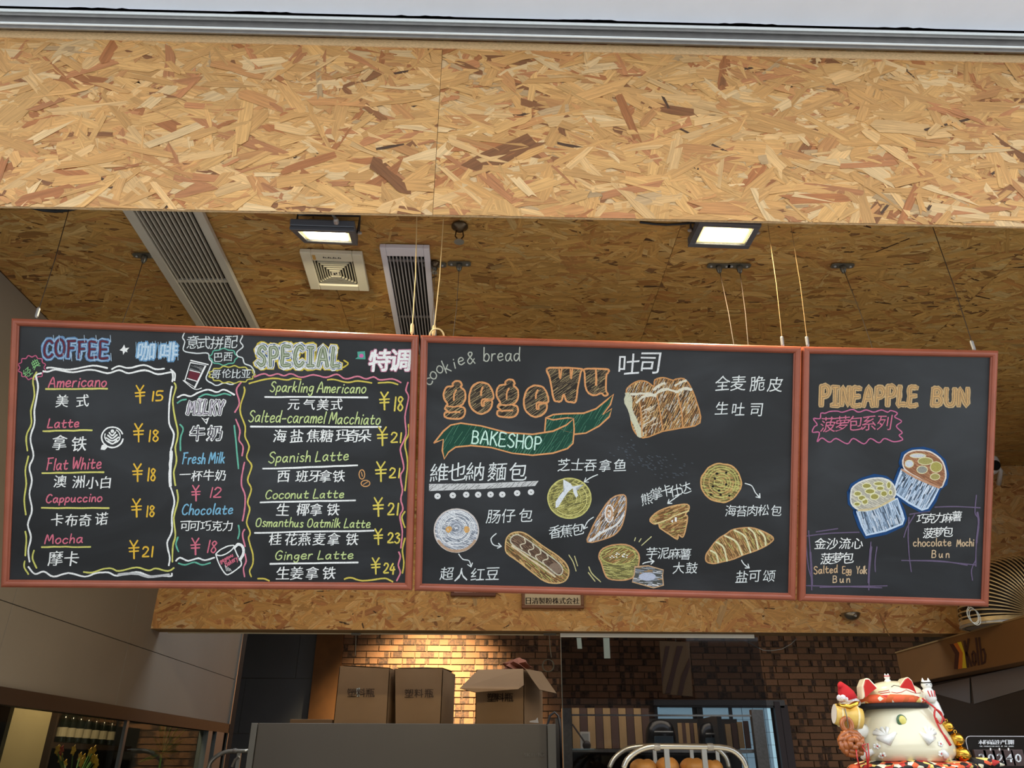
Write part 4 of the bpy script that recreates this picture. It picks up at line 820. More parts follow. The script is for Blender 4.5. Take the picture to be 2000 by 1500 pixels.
for cx, cy, rx, ry in ((725, 232, 42, 24), (835, 212, 45, 18), (930, 225, 20, 32), (755, 283, 45, 24), (850, 255, 34, 20), (640, 305, 34, 22), (680, 345, 34, 24), (797, 333, 40, 28), (885, 305, 30, 26), (708, 378, 28, 26), (635, 402, 30, 18), (945, 295, 16, 22)):
    e = circ(1540+cx*.21, 900+cy*.21, rx*.21, ry*.21, n=12); c.fill(e[:-1], (162, 154, 84), 3.4); c.stroke(e, 1.8, (232, 228, 184), 3.7, False)
c.stroke(z6([(650, 460), (800, 440), (980, 350)]), 4, (214, 196, 150), 3.6); c.stroke([(1761, 917), (1790, 934), (1834, 952)], 4, (196, 150, 118), 3.6); c.done()
c = CH(B3, 'chalk_box_line', 'thin purple chalk lines framing the muffin captions')
for p in ([(1360, 430), (1560, 425), (1780, 436)], [(1125, 497), (1220, 482), (1310, 468)], [(1118, 525), (1110, 700), (1120, 880), (1140, 1030)], [(1170, 500), (1100, 620), (1070, 710)], [(1745, 320), (1732, 480), (1765, 560), (1742, 800), (1740, 980)], [(1050, 925), (1400, 935), (1740, 968)], [(1110, 928), (1400, 930), (1660, 970)], [(1740, 920), (1700, 1010), (1708, 1110)],
          [(150, 700), (400, 672), (655, 664)], [(255, 660), (455, 630)], [(185, 650), (200, 850), (215, 1200)], [(162, 780), (185, 1000), (222, 1110)], [(765, 755), (750, 950), (745, 1200)], [(820, 800), (802, 930), (806, 1030)], [(155, 1160), (500, 1166), (915, 1162)], [(290, 1175), (560, 1170), (865, 1180)]): c.stroke(z6(p), 2.2, PUR, 0)
c.stroke(z6([(765, 800), (752, 950), (742, 1130)]), 4.4, PUR); c.stroke(z6([(200, 850), (212, 1000), (216, 1150)]), 4, PUR); c.stroke(z6([(1755, 480), (1765, 580), (1745, 760)]), 3.8, PUR); c.done()
c = CH(B3, 'chalk_writing'); c.row('巧克力麻薯', (1800, 1817, 1834, 1850, 1868), (1013, 1012, 1011, 1011, 1008), 22, W_, off=.006); c.row('菠萝包', (1813, 1832, 1851), (1041, 1040, 1038), 23, W_, off=.006)
c.text('chocolate', 1783, 1067, 1857, 1066, 15, (214, 186, 150), w=2, slant=0); c.text('Mochi', 1868, 1067, 1901, 1066, 14, (214, 186, 150), w=2, slant=.05); c.text('Bun', 1819, 1089, 1853, 1089, 14, (214, 186, 150), w=2, slant=.05, gap=4); c.done()
c = CH(B3, 'chalk_writing'); c.row('金沙流心', (1602, 1625, 1650, 1674), (1061, 1062, 1061, 1061), 25, W_, off=.006); c.row('菠萝包', (1614, 1635, 1656), (1091, 1090, 1089), 25, W_, off=.006)
c.text('Salted', 1589, 1121, 1635, 1118, 15, (214, 180, 140), w=2, slant=.05); c.text('Egg', 1645, 1120, 1662, 1119, 13, (214, 180, 140), w=1.8, slant=.05, gap=1); c.text('Yolk', 1672, 1120, 1692, 1120, 14, (214, 186, 150), w=1.9, slant=.05, gap=1); c.text('Bun', 1626, 1138, 1659, 1137, 13, (214, 186, 150), w=2, slant=.05, gap=4); c.done()
#REST
# ================================================================= CEILING FITTINGS
def bil(q, u, v): return q[0].lerp(q[1], u).lerp(q[3].lerp(q[2], u), v)
def bar(q, u0, u1, v0, v1, z0, z1):   # a slab lying under the ceiling, bounded in the quad's own coordinates
    p = [bil(q, u0, v0), bil(q, u1, v0), bil(q, u1, v1), bil(q, u0, v1)]
    return MB().slab([Vector((a.x, a.y, ZC-z0)) for a in p], (0, 0, -(z1-z0)))
def fixture(name, label, pxs, group=None):
    q = [PZ(x, y, ZC) for x, y in pxs]; c0 = sum(q, Vector())/4
    return thing(name, label, 'vent', (c0.x, c0.y, ZC), group), q
M_VG = mat('grey vent paint', (186, 182, 170), .5); M_VW = mat('white vent paint', (214, 212, 222), .45); M_VD = mat('vent dark inside', (22, 20, 18), .9)
t, q = fixture('ceiling_vent', 'long grey slatted ceiling vent at left, above the coffee board', [(229, 380), (386, 380), (532, 690), (425, 690)])
bar(q, .02, .98, .0, 1, .003, .006).build('vent_recess', M_VD, t)
for a in ((0, .13, 0, 1), (.89, 1, 0, 1)): bar(q, *a, .004, .024).build('vent_frame', M_VG, t, bevel=.002)
for i in range(12):
    u = .155+i*.0655; bar(q, u, u+.016, 0, 1, .006, .020).build('slat', M_VG, t)
for v in (.44, .775, 1.0): bar(q, .13, .89, v-.008, v+.008, .010, .018).build('cross_bar', M_VG, t)
t, q = fixture('ceiling_vent', 'narrower white slatted ceiling vent behind the two pale cords', [(742, 474), (839, 476), (856, 690), (783, 690)])
bar(q, .02, .98, .01, 1, .003, .006).build('vent_recess', M_VD, t)
for a in ((0, .12, 0, 1), (.88, 1, 0, 1), (.12, .88, 0, .06)): bar(q, *a, .004, .022).build('vent_frame', M_VW, t, bevel=.002)
for i in range(10):
    u = .15+i*.073; bar(q, u, u+.026, .06, 1, .006, .019).build('slat', mat('vent slat', (150, 148, 152), .4), t)
for v in (.10, .58): bar(q, .12, .88, v-.008, v+.008, .012, .018).build('cross_bar', mat('vent crossbar', (96, 94, 96), .5), t)
t, q = fixture('exhaust_fan', 'square cream ceiling exhaust fan grille with stepped square louvres', [(586, 483), (708, 488), (722, 560), (608, 556)]); t['category'] = 'exhaust fan'
bar(q, .1, .9, .1, .9, .003, .006).build('fan_recess', M_VD, t)
MFN = mat('cream fan plastic', (214, 208, 186), .45)
for a in ((0, .17, 0, 1), (.83, 1, 0, 1), (.17, .83, 0, .2), (.17, .83, .86, 1)): bar(q, *a, .004, .022).build('fan_frame', MFN, t, bevel=.003)
for k in range(6):
    d = .19+k*.043; m = MB(); w_ = .015; z = (.010+k*.002, .017+k*.002)
    for a in ((d, 1-d, d+.02, d+.02+w_), (d, 1-d, 1-d-w_, 1-d), (d, d+w_, d+.02, 1-d), (1-d-w_, 1-d, d+.02, 1-d)): b_ = bar(q, *a, *z); m.add(b_.v, b_.f)
    m.build('louvre', mat('cream louvre', (196, 190, 166), .5), t)
bar(q, .435, .565, .44, .57, .020, .026).build('centre_cap', MFN, t, bevel=.002)
bar(q, .47, .50, .48, .53, .0261, .0268).build('emblem', M_DARK, t); bar(q, .51, .53, .47, .51, .0261, .0268).build('emblem', M_DARK, t)
bar(q, .19, .24, .05, .17, .0222, .0228).build('sticker', mat('tan sticker', (190, 150, 80), .6), t)
m = MB()
for i in range(11):
    b_ = bar(q, .36+i*.027, .378+i*.027, .085+.012*(i % 3), .12, .0222, .0226); m.add(b_.v, b_.f)
m.build('lettering', M_DARK, t)
# floodlights: shallow housings hung between header and boards
def floodlight(label, nearL, nearR, farR, farL, side):
    n0, n1 = PY(*nearL, 2.02), PY(*nearR, 2.02); wv = (n1-n0)
    d = Vector((0, .150*math.cos(.16), .150*math.sin(.16)*1.0)); n1 = n0+wv
    # bottom face from near edge to far edge
    f0 = PY(*farL, 2.17); f1 = PY(*farR, 2.17)
    nrm = (n1-n0).cross(f0-n0).normalized(); nrm = nrm if nrm.z > 0 else -nrm
    t = thing('floodlight', label, 'floodlight', (n0+f1)/2)
    q = [n0, n1, f1, f0]; H = mat('grey cast housing', (92, 98, 108), .45, .3)
    B = lambda a, b_, c_, e, lo, hi: MB().slab([bil(q, a, c_)+nrm*lo, bil(q, b_, c_)+nrm*lo, bil(q, b_, e)+nrm*lo, bil(q, a, e)+nrm*lo], nrm*(hi-lo))
    for a in ((0, 1, 0, .14), (0, 1, .84, 1), (0, .10, .14, .84), (.90, 1, .14, .84)): B(*a, 0, .012).build('bezel', H, t, bevel=.002)
    B(0, 1, 0, 1, .0125, .036).build('housing', H, t, bevel=.004)
    B(.10, .90, .14, .84, .008, .0124).build('reflector', mat('lamp reflector', (240, 220, 160), .4, emit=(255, 214, 130), estr=.8), t)
    B(.16, .84, .26, .76, .0045, .0078).build('light_panel', mat('lit led panel', (255, 246, 220), .4, emit=(255, 240, 200), estr=14), t)
    top = (bil(q, .5, .5)+nrm*.036)
    yk = MB(); a, b_ = bil(q, -.03, .5)+nrm*.02, bil(q, 1.03, .5)+nrm*.02
    yk.tube([a, Vector((a.x, a.y, ZC-.004)), Vector((b_.x, b_.y, ZC-.004)), b_], .006, 6); yk.build('bracket', mat('dark bracket', (70, 70, 72), .5, .5), t)
    for p, s_ in ((a, -1), (b_, 1)):
        MB().lathe([(.006, 0), (.006, .008), (.003, .012)], p, 8, ax=(s_, 0, 0)).build('bolt', M_STEEL, t)
    k0 = bil(q, .72, 0)+nrm*.025
    if side:
        MB().lathe([(.009, 0), (.009, .012), (.006, .018)], k0, 10, ax=(0, -1, .3)).build('cable_gland', M_STEEL, t)
        MB().tube([k0+Vector((0, -.014, .006)), k0+Vector((-.02, -.02, .03)), k0+Vector((-.06, -.01, .045)), k0+Vector((-.12, 0, .03)), k0+Vector((-.16, .02, .09))], .0045, 8).build('cable', mat('grey cable', (92, 92, 84), .5), t, smooth=True)
    c0 = bil(q, .5, .5)-nrm*.02
    light('floodlight_glow', 'AREA', c0, 9, (1, .86, .58), c0-nrm, size=.13, size_y=.07)
    return t
floodlight('lit floodlight with exposed grey cable and steel gland, left one under the header', (565, 448), (692, 452), (699, 480), (594, 475), 1)
floodlight('lit floodlight with dark bezel, right one hanging above the toast drawing', (1366, 436), (1488, 441), (1462, 487), (1343, 483), 0)
# sprinkler heads
def sprinkler(label, px, py, s_):
    p = PZ(px, py, ZC); t = thing('sprinkler', label, 'sprinkler', p); br = mat('tarnished brass', (92, 78, 60), .35, .8)
    MB().lathe([(.028*s_, 0), (.028*s_, -.005), (.016*s_, -.012), (.012*s_, -.02)], p-Vector((0, 0, .003)), 20).build('escutcheon', br, t, smooth=True)
    for sg in (-1, 1): MB().tube([p+Vector((sg*.010*s_, 0, -.018)), p+Vector((sg*.014*s_, 0, -.036*s_-.01)), p+Vector((0, 0, -.056*s_-.01))], .0025*s_, 6).build('frame_arm', br, t)
    MB().lathe([(.004, 0), (.017*s_, -.003), (.017*s_, -.006)], p+Vector((0, 0, -.056*s_-.008)), 16).build('deflector', mat('bright steel', (196, 196, 190), .3, .9), t)
sprinkler('dark brass sprinkler head on the ceiling right of the pale cords', 898, 440, 1.0)
sprinkler('small sprinkler head at the edge of the white vent', 850, 512, .6)
# hanging wires: ceiling bracket -> rear of a board, or ceiling -> top rail
M_WR = mat('rusty steel wire', (58, 44, 32), .8); M_CD = mat('cream cord', (226, 196, 140), .7); M_BK = mat('zinc bracket', (120, 120, 112), .4, .7)
def wire(label, top, bot, kind, grp=None):
    a = PZ(*top, ZC-.012)
    if kind == 'rear':
        b_ = PB(*bot, -.03); b_ = PB(bot[0]+(bot[0]-top[0])*.25, bot[1]+34, -.008)
    else: b_ = PB(bot[0], bot[1]+4, -.006)
    nm = 'hanging_string' if kind == 'cord' else 'hanging_wire'
    t = thing(nm, label, 'cord' if kind == 'cord' else 'wire', a, grp)
    r = .0018 if kind == 'cord' else .0012 if kind == 'thin' else .0013
    mid = a.lerp(b_, .5)+Vector((.004, 0, 0)); MB().tube([a, mid, b_], r, 6).build('strand', M_CD if kind == 'cord' else mat('pale brown thread', (150, 118, 74), .7) if kind == 'thin' else M_WR, t)
    if kind == 'rear':
        z = ZC-.004; c = Vector((a.x, a.y, z))
        MB().slab([c+Vector((x, y, 0)) for x, y in ((-.042, -.008), (-.034, -.014), (.034, -.014), (.042, -.008), (.042, .008), (.034, .014), (-.034, .014), (-.042, .008))], (0, 0, -.004)).build('bracket', M_BK, t)
        for sx in (-.028, .028): MB().lathe([(.005, 0), (.005, -.003), (.003, -.005)], c+Vector((sx, 0, -.004)), 8).build('screw', M_STEEL, t)
        MB().lathe([(.011, 0), (.011, -.014), (.007, -.026), (.004, -.030)], c+Vector((0, 0, -.004)), 10).build('barrel', M_BK, t, smooth=True)
    else:
        d = (b_-a).normalized(); MB().lathe([(.004, 0), (.0055, .004), (.0055, .030), (.003, .036)], b_-d*.042, 8, ax=d).build('ferrule', M_CD if kind == 'cord' else M_STEEL, t)
    return t
wire('steel wire from header to the left end of the coffee board', (136, 404), (67, 620), 'wire')
wire('steel wire on a bracket beside the long grey vent', (282, 502), (233, 640), 'rear')
wire('pale cord in front of the white vent, tied to the coffee board', (814, 424), (804, 652), 'cord')
wire('pale cord passing the right edge of the white vent to a looped knot', (866, 428), (846, 655), 'cord')
wire('steel wire on a small bracket touching the right side of the white vent', (849, 520), (840, 655), 'rear')
wire('steel wire on a bracket right of the white vent, below the brass sprinkler', (897, 518), (884, 660), 'rear')
wire('steel wire on the left one of two touching brackets below the right floodlight', (1404, 522), (1434, 680), 'rear')
wire('steel wire on the right one of two touching brackets below the right floodlight', (1444, 522), (1462, 682), 'rear')
wire('thin pale cord to the right end of the bread board', (1500, 440), (1531, 677), 'thin')
wire('thin pale cord to the left end of the narrow muffin board', (1545, 442), (1580, 677), 'thin')
wire('steel wire on a lone bracket above the narrow muffin board', (1646, 522), (1706, 688), 'rear')
wire('steel wire from header to the right corner of the narrow muffin board', (1822, 444), (1907, 685), 'wire')
lp = [PB(845+14*math.cos(a)+8, 657-15*math.sin(a), .002) for a in [PI*i/10 for i in range(11)]]
tag(MB().tube(lp, .0028, 6).build('cord_loop', M_CD, None, smooth=True), 'loop of pale cord knotted over the joint of the two large boards', 'cord')
# dark cable along the header
tag(MB().tube([PZ(60+i*24, 404+8*math.sin(PI*i/4), ZC-.005) for i in range(5)], .007, 8).build('cable', mat('black cable', (36, 40, 46), .5), None, smooth=True), 'black cable sagging from the ceiling behind the header, far left', 'cable')
tag(MB().tube([PZ(1250+i*27, 434+5*math.sin(PI*i/4), ZC-.005) for i in range(5)], .004, 8).build('cable', mat('black cable', (36, 40, 46), .5), None, smooth=True), 'thin black cable running to the right floodlight', 'cable')

# ================================================================= REAR SOFFIT FITTINGS
def on(parent, name, s_, centres, size, P, m, sx=1, bold=0, slant=0):
    mb = MB()
    for ch, (cx, cy) in zip(s_, centres):
        vs, fs = glyph(ch, 0, 2)
        if not vs: continue
        xa, xb = min(v[0] for v in vs), max(v[0] for v in vs); ya, yb = min(v[1] for v in vs), max(v[1] for v in vs)
        k = size/max(xb-xa, yb-ya) if ord(ch) > 255 else size/.73
        for d in ([-bold, bold] if bold else [0]):
            mb.add([P(cx+((v[0]-(xa+xb)/2)*k*sx+d+(v[1]-.36)*k*slant), cy-(v[1]-((ya+yb)/2 if ord(ch) > 255 else .365))*k) for v in vs], fs)
    return mb.build(name, m, parent)
def sign(label, x0, x1, y0, y1, fw, fm, pm):
    Y = YS-.030; a, b_, c_, d = PY(x0, y1, Y), PY(x1, y1, Y), PY(x1, y0, Y), PY(x0, y0, Y)
    x0w, x1w, z0, z1 = a.x, b_.x, (a.z+b_.z)/2, c_.z
    t = thing('framed_sign', label, 'sign', ((x0w+x1w)/2, YS, z0))
    for bx in (((x0w, z0), (x1w, z0+fw)), ((x0w, z1-fw), (x1w, z1)), ((x0w, z0+fw), (x0w+fw, z1-fw)), ((x1w-fw, z0+fw), (x1w, z1-fw))):
        MB().box((bx[0][0], Y-.004, bx[0][1]), (bx[1][0], YS-.004, bx[1][1])).build('frame_rail', fm, t, bevel=.002)
    MB().box((x0w+fw, Y+.004, z0+fw), (x1w-fw, YS-.003, z1-fw)).build('paper', pm, t)
    return t, Y
BRN = mat('dark red brown frame', (92, 40, 28), .5); INK = mat('dark ink', (62, 50, 44), .8)
t, Y_ = sign('small framed pink paper under the seam of the two large boards', 880, 968, 1060, 1164, .018, BRN, mat('pink paper', (222, 180, 180), .8))
on(t, 'lettering', '25KG', [(925, 1155.5), (930, 1155.5), (937, 1155.5), (943, 1155.5)], 6, lambda x, y: PY(x, y, Y_+.003), INK, bold=.3)
t, Y_ = sign('framed cream sign with bold black Japanese characters on the soffit', 1019, 1141, 1060, 1188, .017, mat('walnut gilt frame', (112, 64, 34), .45), mat('cream paper', (206, 190, 164), .8))
on(t, 'lettering', '日清製粉株式会社', [(1032+i*13.3, 1173.5) for i in range(8)], 12.5, lambda x, y: PY(x, y, Y_+.003), INK, bold=.45)
# steel dome lamp on the soffit
p = PY(1661, 1198, YS-.045); t = thing('dome_lamp', 'small brushed steel half dome fixed to the soffit below the muffin board', 'lamp', p)
dm = mat('brushed steel dome', (150, 142, 130), .3, .9); r_ = .051
MB().lathe([(r_*math.sin(a), -r_*math.cos(a)*.78) for a in [PI/2*i/10 for i in range(11)]]+[(r_*.8, .002)], p, 28).build('dome', dm, t, smooth=True)
MB().lathe([(.012, 0), (.012, .008), (.007, .013)], p+Vector((.004, -.038, -.018)), 12, ax=(0, -1, -.2)).build('button', dm, t)
MB().box((p.x-.02, p.y, p.z-.02), (p.x+.02, YS-.002, p.z)).build('wall_plate', dm, t)
tag(MB().tube([PY(1718, 1198, YS-.006), PY(1724, 1215, YS-.006), PY(1737, 1242, YS-.006)], .0025, 6).build('cable', mat('tan cable', (150, 110, 66), .6), None), 'thin tan cable down the soffit right of the steel dome', 'cable')
# security camera on the right
p = PY(1932, 905, YS-.12); t = thing('security_camera', 'white security camera half hidden behind the right edge of the muffin board', 'camera', p); wp = mat('white plastic', (226, 224, 226), .35)
MB().ball(p, .055, .055, .072).build('camera_body', wp, t, smooth=True)
MB().lathe([(.030, 0), (.030, .012), (.024, .02)], p+Vector((-.005, -.048, -.03)), 18, ax=(0, -1, -.4)).build('lens', mat('black lens', (12, 12, 14), .1), t)
MB().tube([p+Vector((.05, .01, .0)), p+Vector((.085, .04, -.03)), p+Vector((.10, .115, -.09))], [.008, .012, .014], 10).build('mounting_arm', wp, t, smooth=True)
# ================================================================= KITCHEN
# tall grey refrigerator
YF = 5.0; zf_ = PY(780, 1413, YF).z; xl, xr = PY(486, 1450, YF).x, PY(1086, 1450, YF).x
M_FG = mat('grey laminated steel', (112, 108, 104), .42, .2, noise=.04, nscale=3)
t = thing('refrigerator', 'wide grey steel refrigerator carrying three cardboard boxes', 'refrigerator', ((xl+xr)/2, YF+.35, 0))
s1, s2 = PY(499, 1450, YF).x, PY(1069, 1450, YF).x
MB().box((xl, YF+.02, 0), (xr, YF+.75, zf_-.004)).build('cabinet', M_FG, t, bevel=.004)
MB().box((s1+.003, YF, .15), (s2-.003, YF+.019, zf_)).build('door', M_FG, t, bevel=.003)
MB().box((xl, YF, .1), (s1-.003, YF+.019, zf_)).build('side_trim', mat('pale grey trim', (140, 140, 138), .4, .3), t, bevel=.002)
MB().box((s2+.003, YF, .1), (xr, YF+.019, zf_)).build('side_trim', mat('pale grey trim', (140, 140, 138), .4, .3), t, bevel=.002)
on(t, 'raised_lettering', 'SKIPIO', [(1026+i*6.6, 1474) for i in range(6)], 7.5, lambda x, y: PY(x, y, YF-.002), mat('badge grey', (150, 148, 144), .3, .5), bold=.3)
# cardboard boxes
M_CB = mat('brown cardboard', (150, 118, 84), .8, noise=.07, nscale=6); M_CBD = mat('cardboard edge', (118, 90, 62), .85); M_PR = mat('brown box print', (84, 64, 48), .8)
ZT = zf_
def carton(label, F_, Y, back, txt, n, sag=0):
    q = [PY(x, y, Y) for x, y in F_]     # bottom-left, bottom-right, top-right, top-left
    dz = ZT-min(q[0].z, q[1].z); q[0].z = ZT; q[1].z = ZT
    t = thing('cardboard_box', label, 'box', ((q[0]+q[1])/2))
    back = Vector(back); th = .006; N_ = 8
    def sheet(a, b_, c_, d, nm, bulge):   # slightly dented sheet with thickness
        m = MB(); nn = (b_-a).cross(d-a).normalized(); vs = []; fs = []
        for j in range(N_+1):
            for i in range(N_+1):
                u, v = i/N_, j/N_; p_ = a.lerp(b_, u).lerp(d.lerp(c_, u), v); p_ = p_-nn*(-bulge*math.sin(PI*u)*math.sin(PI*v)*1.0); vs.append(p_)
        n1 = len(vs); vs += [v-nn*-th for v in vs[:n1]]
        for j in range(N_):
            for i in range(N_): k = j*(N_+1)+i; fs += [(k, k+1, k+N_+2, k+N_+1), (n1+k, n1+k+N_+1, n1+k+N_+2, n1+k+1)]
        m.add(vs, fs); return m.build(nm, M_CB, t, smooth=True)
    sheet(q[0], q[1], q[2], q[3], 'front_panel', sag)
    sheet(q[1], q[1]+back, q[2]+back, q[2], 'side_panel', sag)
    sheet(q[0]+back, q[0], q[3], q[3]+back, 'side_panel', sag)
    sheet(q[1]+back, q[0]+back, q[3]+back, q[2]+back, 'rear_panel', 0)
    on(t, 'printed_lettering', '塑料瓶', txt, n, lambda x, y: PY(x, y, Y-.012-sag), M_PR, bold=.25)
    return t, q, back, sheet
t, q, bk, sh = carton('taped cardboard box with printed characters, leftmost on the refrigerator', [(653, 1411), (754, 1411), (760, 1306), (665, 1301)], 5.12, (.075, .34, 0), [(687, 1353), (705, 1353), (723, 1353)], 17, .008)
sh(q[3], q[2], q[2]+bk+Vector((0, 0, -.01)), q[3]+bk, 'top_flap', .0)
MB().slab([PY(x, y, 5.105) for x, y in ((696, 1345), (703, 1343), (702, 1361), (697, 1361))], (0, .001, 0)).build('tape', mat('shiny tape', (206, 214, 206), .15), t)
t, q, bk, sh = carton('bulging cardboard box in the middle of the refrigerator top', [(773, 1412), (859, 1412), (864, 1306), (772, 1306)], 5.12, (.06, .34, 0), [(799, 1354), (818, 1354), (838, 1354)], 17, .012)
sh(q[3], q[2], q[2]+bk+Vector((0, 0, .012)), q[3]+bk+Vector((0, 0, .012)), 'top_flap', .012)
t, q, bk, sh = carton('open cardboard box with spread flaps at the right end of the refrigerator', [(930, 1412), (1022, 1412), (1022, 1308), (931, 1308)], 5.12, (.13, .30, 0), [(960, 1362), (976, 1362), (994, 1362)], 17, .003)
def flap(pts, Ys, nm='open_flap'):
    m = MB(); P_ = [PY(x, y, yy) for (x, y), yy in zip(pts, Ys)]; m.slab(P_, (0, .006, -.002)); return m.build(nm, M_CB, t)
flap([(898, 1344), (934, 1308), (1022, 1306), (1023, 1338), (1012, 1346), (928, 1352)], [4.98, 5.105, 5.105, 5.03, 5.0, 4.98])
flap([(1026, 1306), (1058, 1312), (1087, 1354), (1054, 1347), (1040, 1328)], [5.10, 5.36, 5.34, 5.08, 5.08])
cr_m = MB(); cr_m.ball(PY(1008, 1303, 5.25), .085, .10, .05, 14, 8, warp=lambda p: p*(1+.25*math.sin(p.x*90)*math.cos(p.z*120))); cr_m.build('crumpled_paper', mat('reddish kraft paper', (150, 92, 70), .8), t)
MB().slab([PY(x, y, 5.2) for x, y in ((1024, 1410), (1052, 1412), (1050, 1401), (1046, 1406))], (0, .004, 0)).build('plastic_strip', mat('white plastic', (226, 224, 226), .35), t)
c0, c1 = PY(566, 1409, 5.1), PY(648, 1409, 5.1)
tag(MB().box((c0.x, 5.1, ZT+.0005), (c1.x, 5.5, ZT+.026)).build('cardboard_sheet', M_CBD, None, bevel=.003), 'flat folded cardboard lying on the left part of the refrigerator', 'cardboard')
# black cable arching behind the refrigerator's right end
tag(MB().tube([PY(x, y, 5.9) for x, y in ((1066, 1500), (1068, 1420), (1074, 1398), (1083, 1391), (1090, 1398), (1094, 1420), (1096, 1500))], .008, 8).build('cable', mat('black cable', (36, 40, 46), .5), None, smooth=True), 'black cable arching up behind the right end of the refrigerator', 'cable')
# hooks and wire ring under the soffit
t = thing('wire_hook', 'hook with hanging wire ring under the soffit, left of the glass sheet', 'hook', PY(1073, 1240, YS+.08)); mw = mat('grey wire', (120, 116, 104), .4, .6)
MB().box(tuple(PY(1062, 1240, YS+.08)), tuple(PY(1086, 1237, YS+.10))).build('hook_plate', mw, t)
MB().tube([PY(1073, 1240, YS+.08), PY(1074, 1262, YS+.08), PY(1077, 1284, YS+.08)], .0028, 6).build('wire', mw, t)
for k in (0, 3): MB().tube([PY(1070+11*math.cos(a)+k*.4, 1300+12*math.sin(a), YS+.08+k*.002) for a in [2*PI*i/20 for i in range(20)]], .0020, 6, closed=True).build('wire_ring', mw, t)
t = thing('wire_hook', 'hook with a short straight wire under the soffit above the leftmost box', 'hook', PY(695, 1240, YS+.08))
MB().box(tuple(PY(686, 1240, YS+.08)), tuple(PY(705, 1237, YS+.10))).build('hook_plate', mw, t); MB().tube([PY(695, 1240, YS+.08), PY(695, 1250, YS+.08), PY(694, 1280, YS+.08)], .0018, 6).build('wire', mw, t)
# clear sheet hanging below the soffit, with white channel and tape pieces
YG_ = YS+.06; zt_g = PY(1200, 1243, YG_).z
t = thing('glass_screen', 'large clear glass sheet hanging from a white channel under the soffit', 'screen', PY(1290, 1243, YG_))
ga, gb = PY(1097, 1300, YG_).x, PY(1487, 1300, YG_).x
MB().box((ga, YG_, .9), (gb, YG_+.006, zt_g)).build('glass_sheet', mat_glass('clear sheet', (.60, .60, .62), .010, .03), t)
MB().box((ga-.004, YG_-.008, zt_g-.006), (gb-.02, YG_-.001, zt_g+.014)).build('white_channel', mat('white channel', (232, 230, 220), .5), t)
MB().box((ga-.003, YG_-.001, .9), (ga, YG_+.007, zt_g)).build('sheet_edge', mat('glass edge', (120, 128, 126), .3), t)
for a, b_, y0, y1 in ((1126, 1137, 1246, 1267), (1178, 1192, 1246, 1286)): MB().slab([PY(a, y0, YG_-.002), PY(b_-2, y0, YG_-.002), PY(b_, y1, YG_-.002), PY(a+2, y1, YG_-.002)], (0, -.001, 0)).build('tape', mat('pale tape', (150, 168, 172), .3), t)
tag(MB().tube([PY(x, y, YG_+.03) for x, y in ((1453, 1250), (1470, 1259), (1490, 1270), (1505, 1271), (1527, 1268), (1545, 1258), (1556, 1247))], .0022, 6).build('cable', mat('pale grey cable', (140, 140, 138), .5), None, smooth=True), 'thin pale cable drooping beside the right edge of the glass sheet', 'cable')
# display cabinet behind the sheet
YC_ = 5.5; M_SS = mat('brushed stainless', (168, 166, 160), .3, .9, noise=.15, nscale=60)
zc = PY(1250, 1393, YC_).z; t = thing('display_cabinet', 'glazed stainless display cabinet with reflected wooden stripes behind the glass sheet', 'cabinet', (PY(1290, 1450, YC_).x, YC_+.3, 0))
x0, x1 = PY(1099, 1440, YC_).x, PY(1497, 1440, YC_).x
MB().box((x0, YC_, 0), (PY(1117, 1440, YC_).x, YC_+.05, PY(1108, 1383, YC_).z)).build('corner_post', M_SS, t)
MB().box((PY(1474, 1440, YC_).x, YC_, 0), (x1, YC_+.05, PY(1480, 1386, YC_).z)).build('corner_post', M_SS, t)
MB().box((PY(1117, 1440, YC_).x, YC_+.01, PY(1250, 1398.5, YC_).z), (PY(1474, 1440, YC_).x, YC_+.03, PY(1250, 1395, YC_).z)).build('top_rail', mat('bright rail', (206, 204, 196), .25, .9), t)
MB().box((x0, YC_+.62, 0), (x1, YC_+.65, zc)).build('back_panel', mat('cabinet dark back', (52, 48, 44), .6), t)
cols_ = [mat('reflected pale stripe', (172, 140, 96), .6, noise=.1, nscale=30, stretch=(1, 1, .1)), mat('reflected dark stripe', (88, 64, 54), .6)]  # wooden stripes reflected in the glass, built here as slats
for i in range(10):
    a, b_ = 1118+i*15.2, 1118+(i+1)*15.2-1; Yp = YC_+.45
    MB().box((PY(a, 1420, Yp).x, Yp, PY(1190, 1462, Yp).z), (PY(b_, 1420, Yp).x, Yp+.015, PY(1190, 1383, Yp).z)).build('reflected_slat', cols_[i % 2], t)
for i in range(5):
    a, b_ = 1325+i*7.5+(1 if i > 2 else 0), 1325+(i+1)*7.5; Yp = YC_+.4
    MB().box((PY(a, 1430, Yp).x, Yp, PY(1340, 1455, Yp).z), (PY(b_, 1430, Yp).x, Yp+.015, PY(1340, 1412, Yp).z)).build('reflected_slat', cols_[i % 2], t)
for i in range(4):
    a, b_ = 1418+i*12, 1428+i*12; Yp = YC_+.3
    MB().box((PY(a, 1430, Yp).x, Yp, PY(a, 1462, Yp).z), (PY(b_, 1430, Yp).x, Yp+.015, PY(a, 1414-i*2, Yp).z)).build('reflected_slat', cols_[i % 2], t)
MB().box((PY(1403, 1430, YC_+.08).x, YC_+.08, 0), (PY(1412, 1430, YC_+.08).x, YC_+.6, PY(1403, 1397, YC_+.08).z)).build('divider', mat('cabinet divider', (60, 58, 56), .5), t)
zsh = PY(1150, 1463, YC_+.1).z
MB().box((x0+.06, YC_+.05, zsh-.02), (x1-.06, YC_+.6, zsh)).build('shelf', M_SS, t)
MB().box((x0, YC_+.002, PY(1150, 1465, YC_).z), (PY(1160, 1440, YC_).x, YC_+.006, PY(1150, 1462, YC_).z)).build('shelf_edge', mat('pale edge', (170, 196, 200), .3), t)
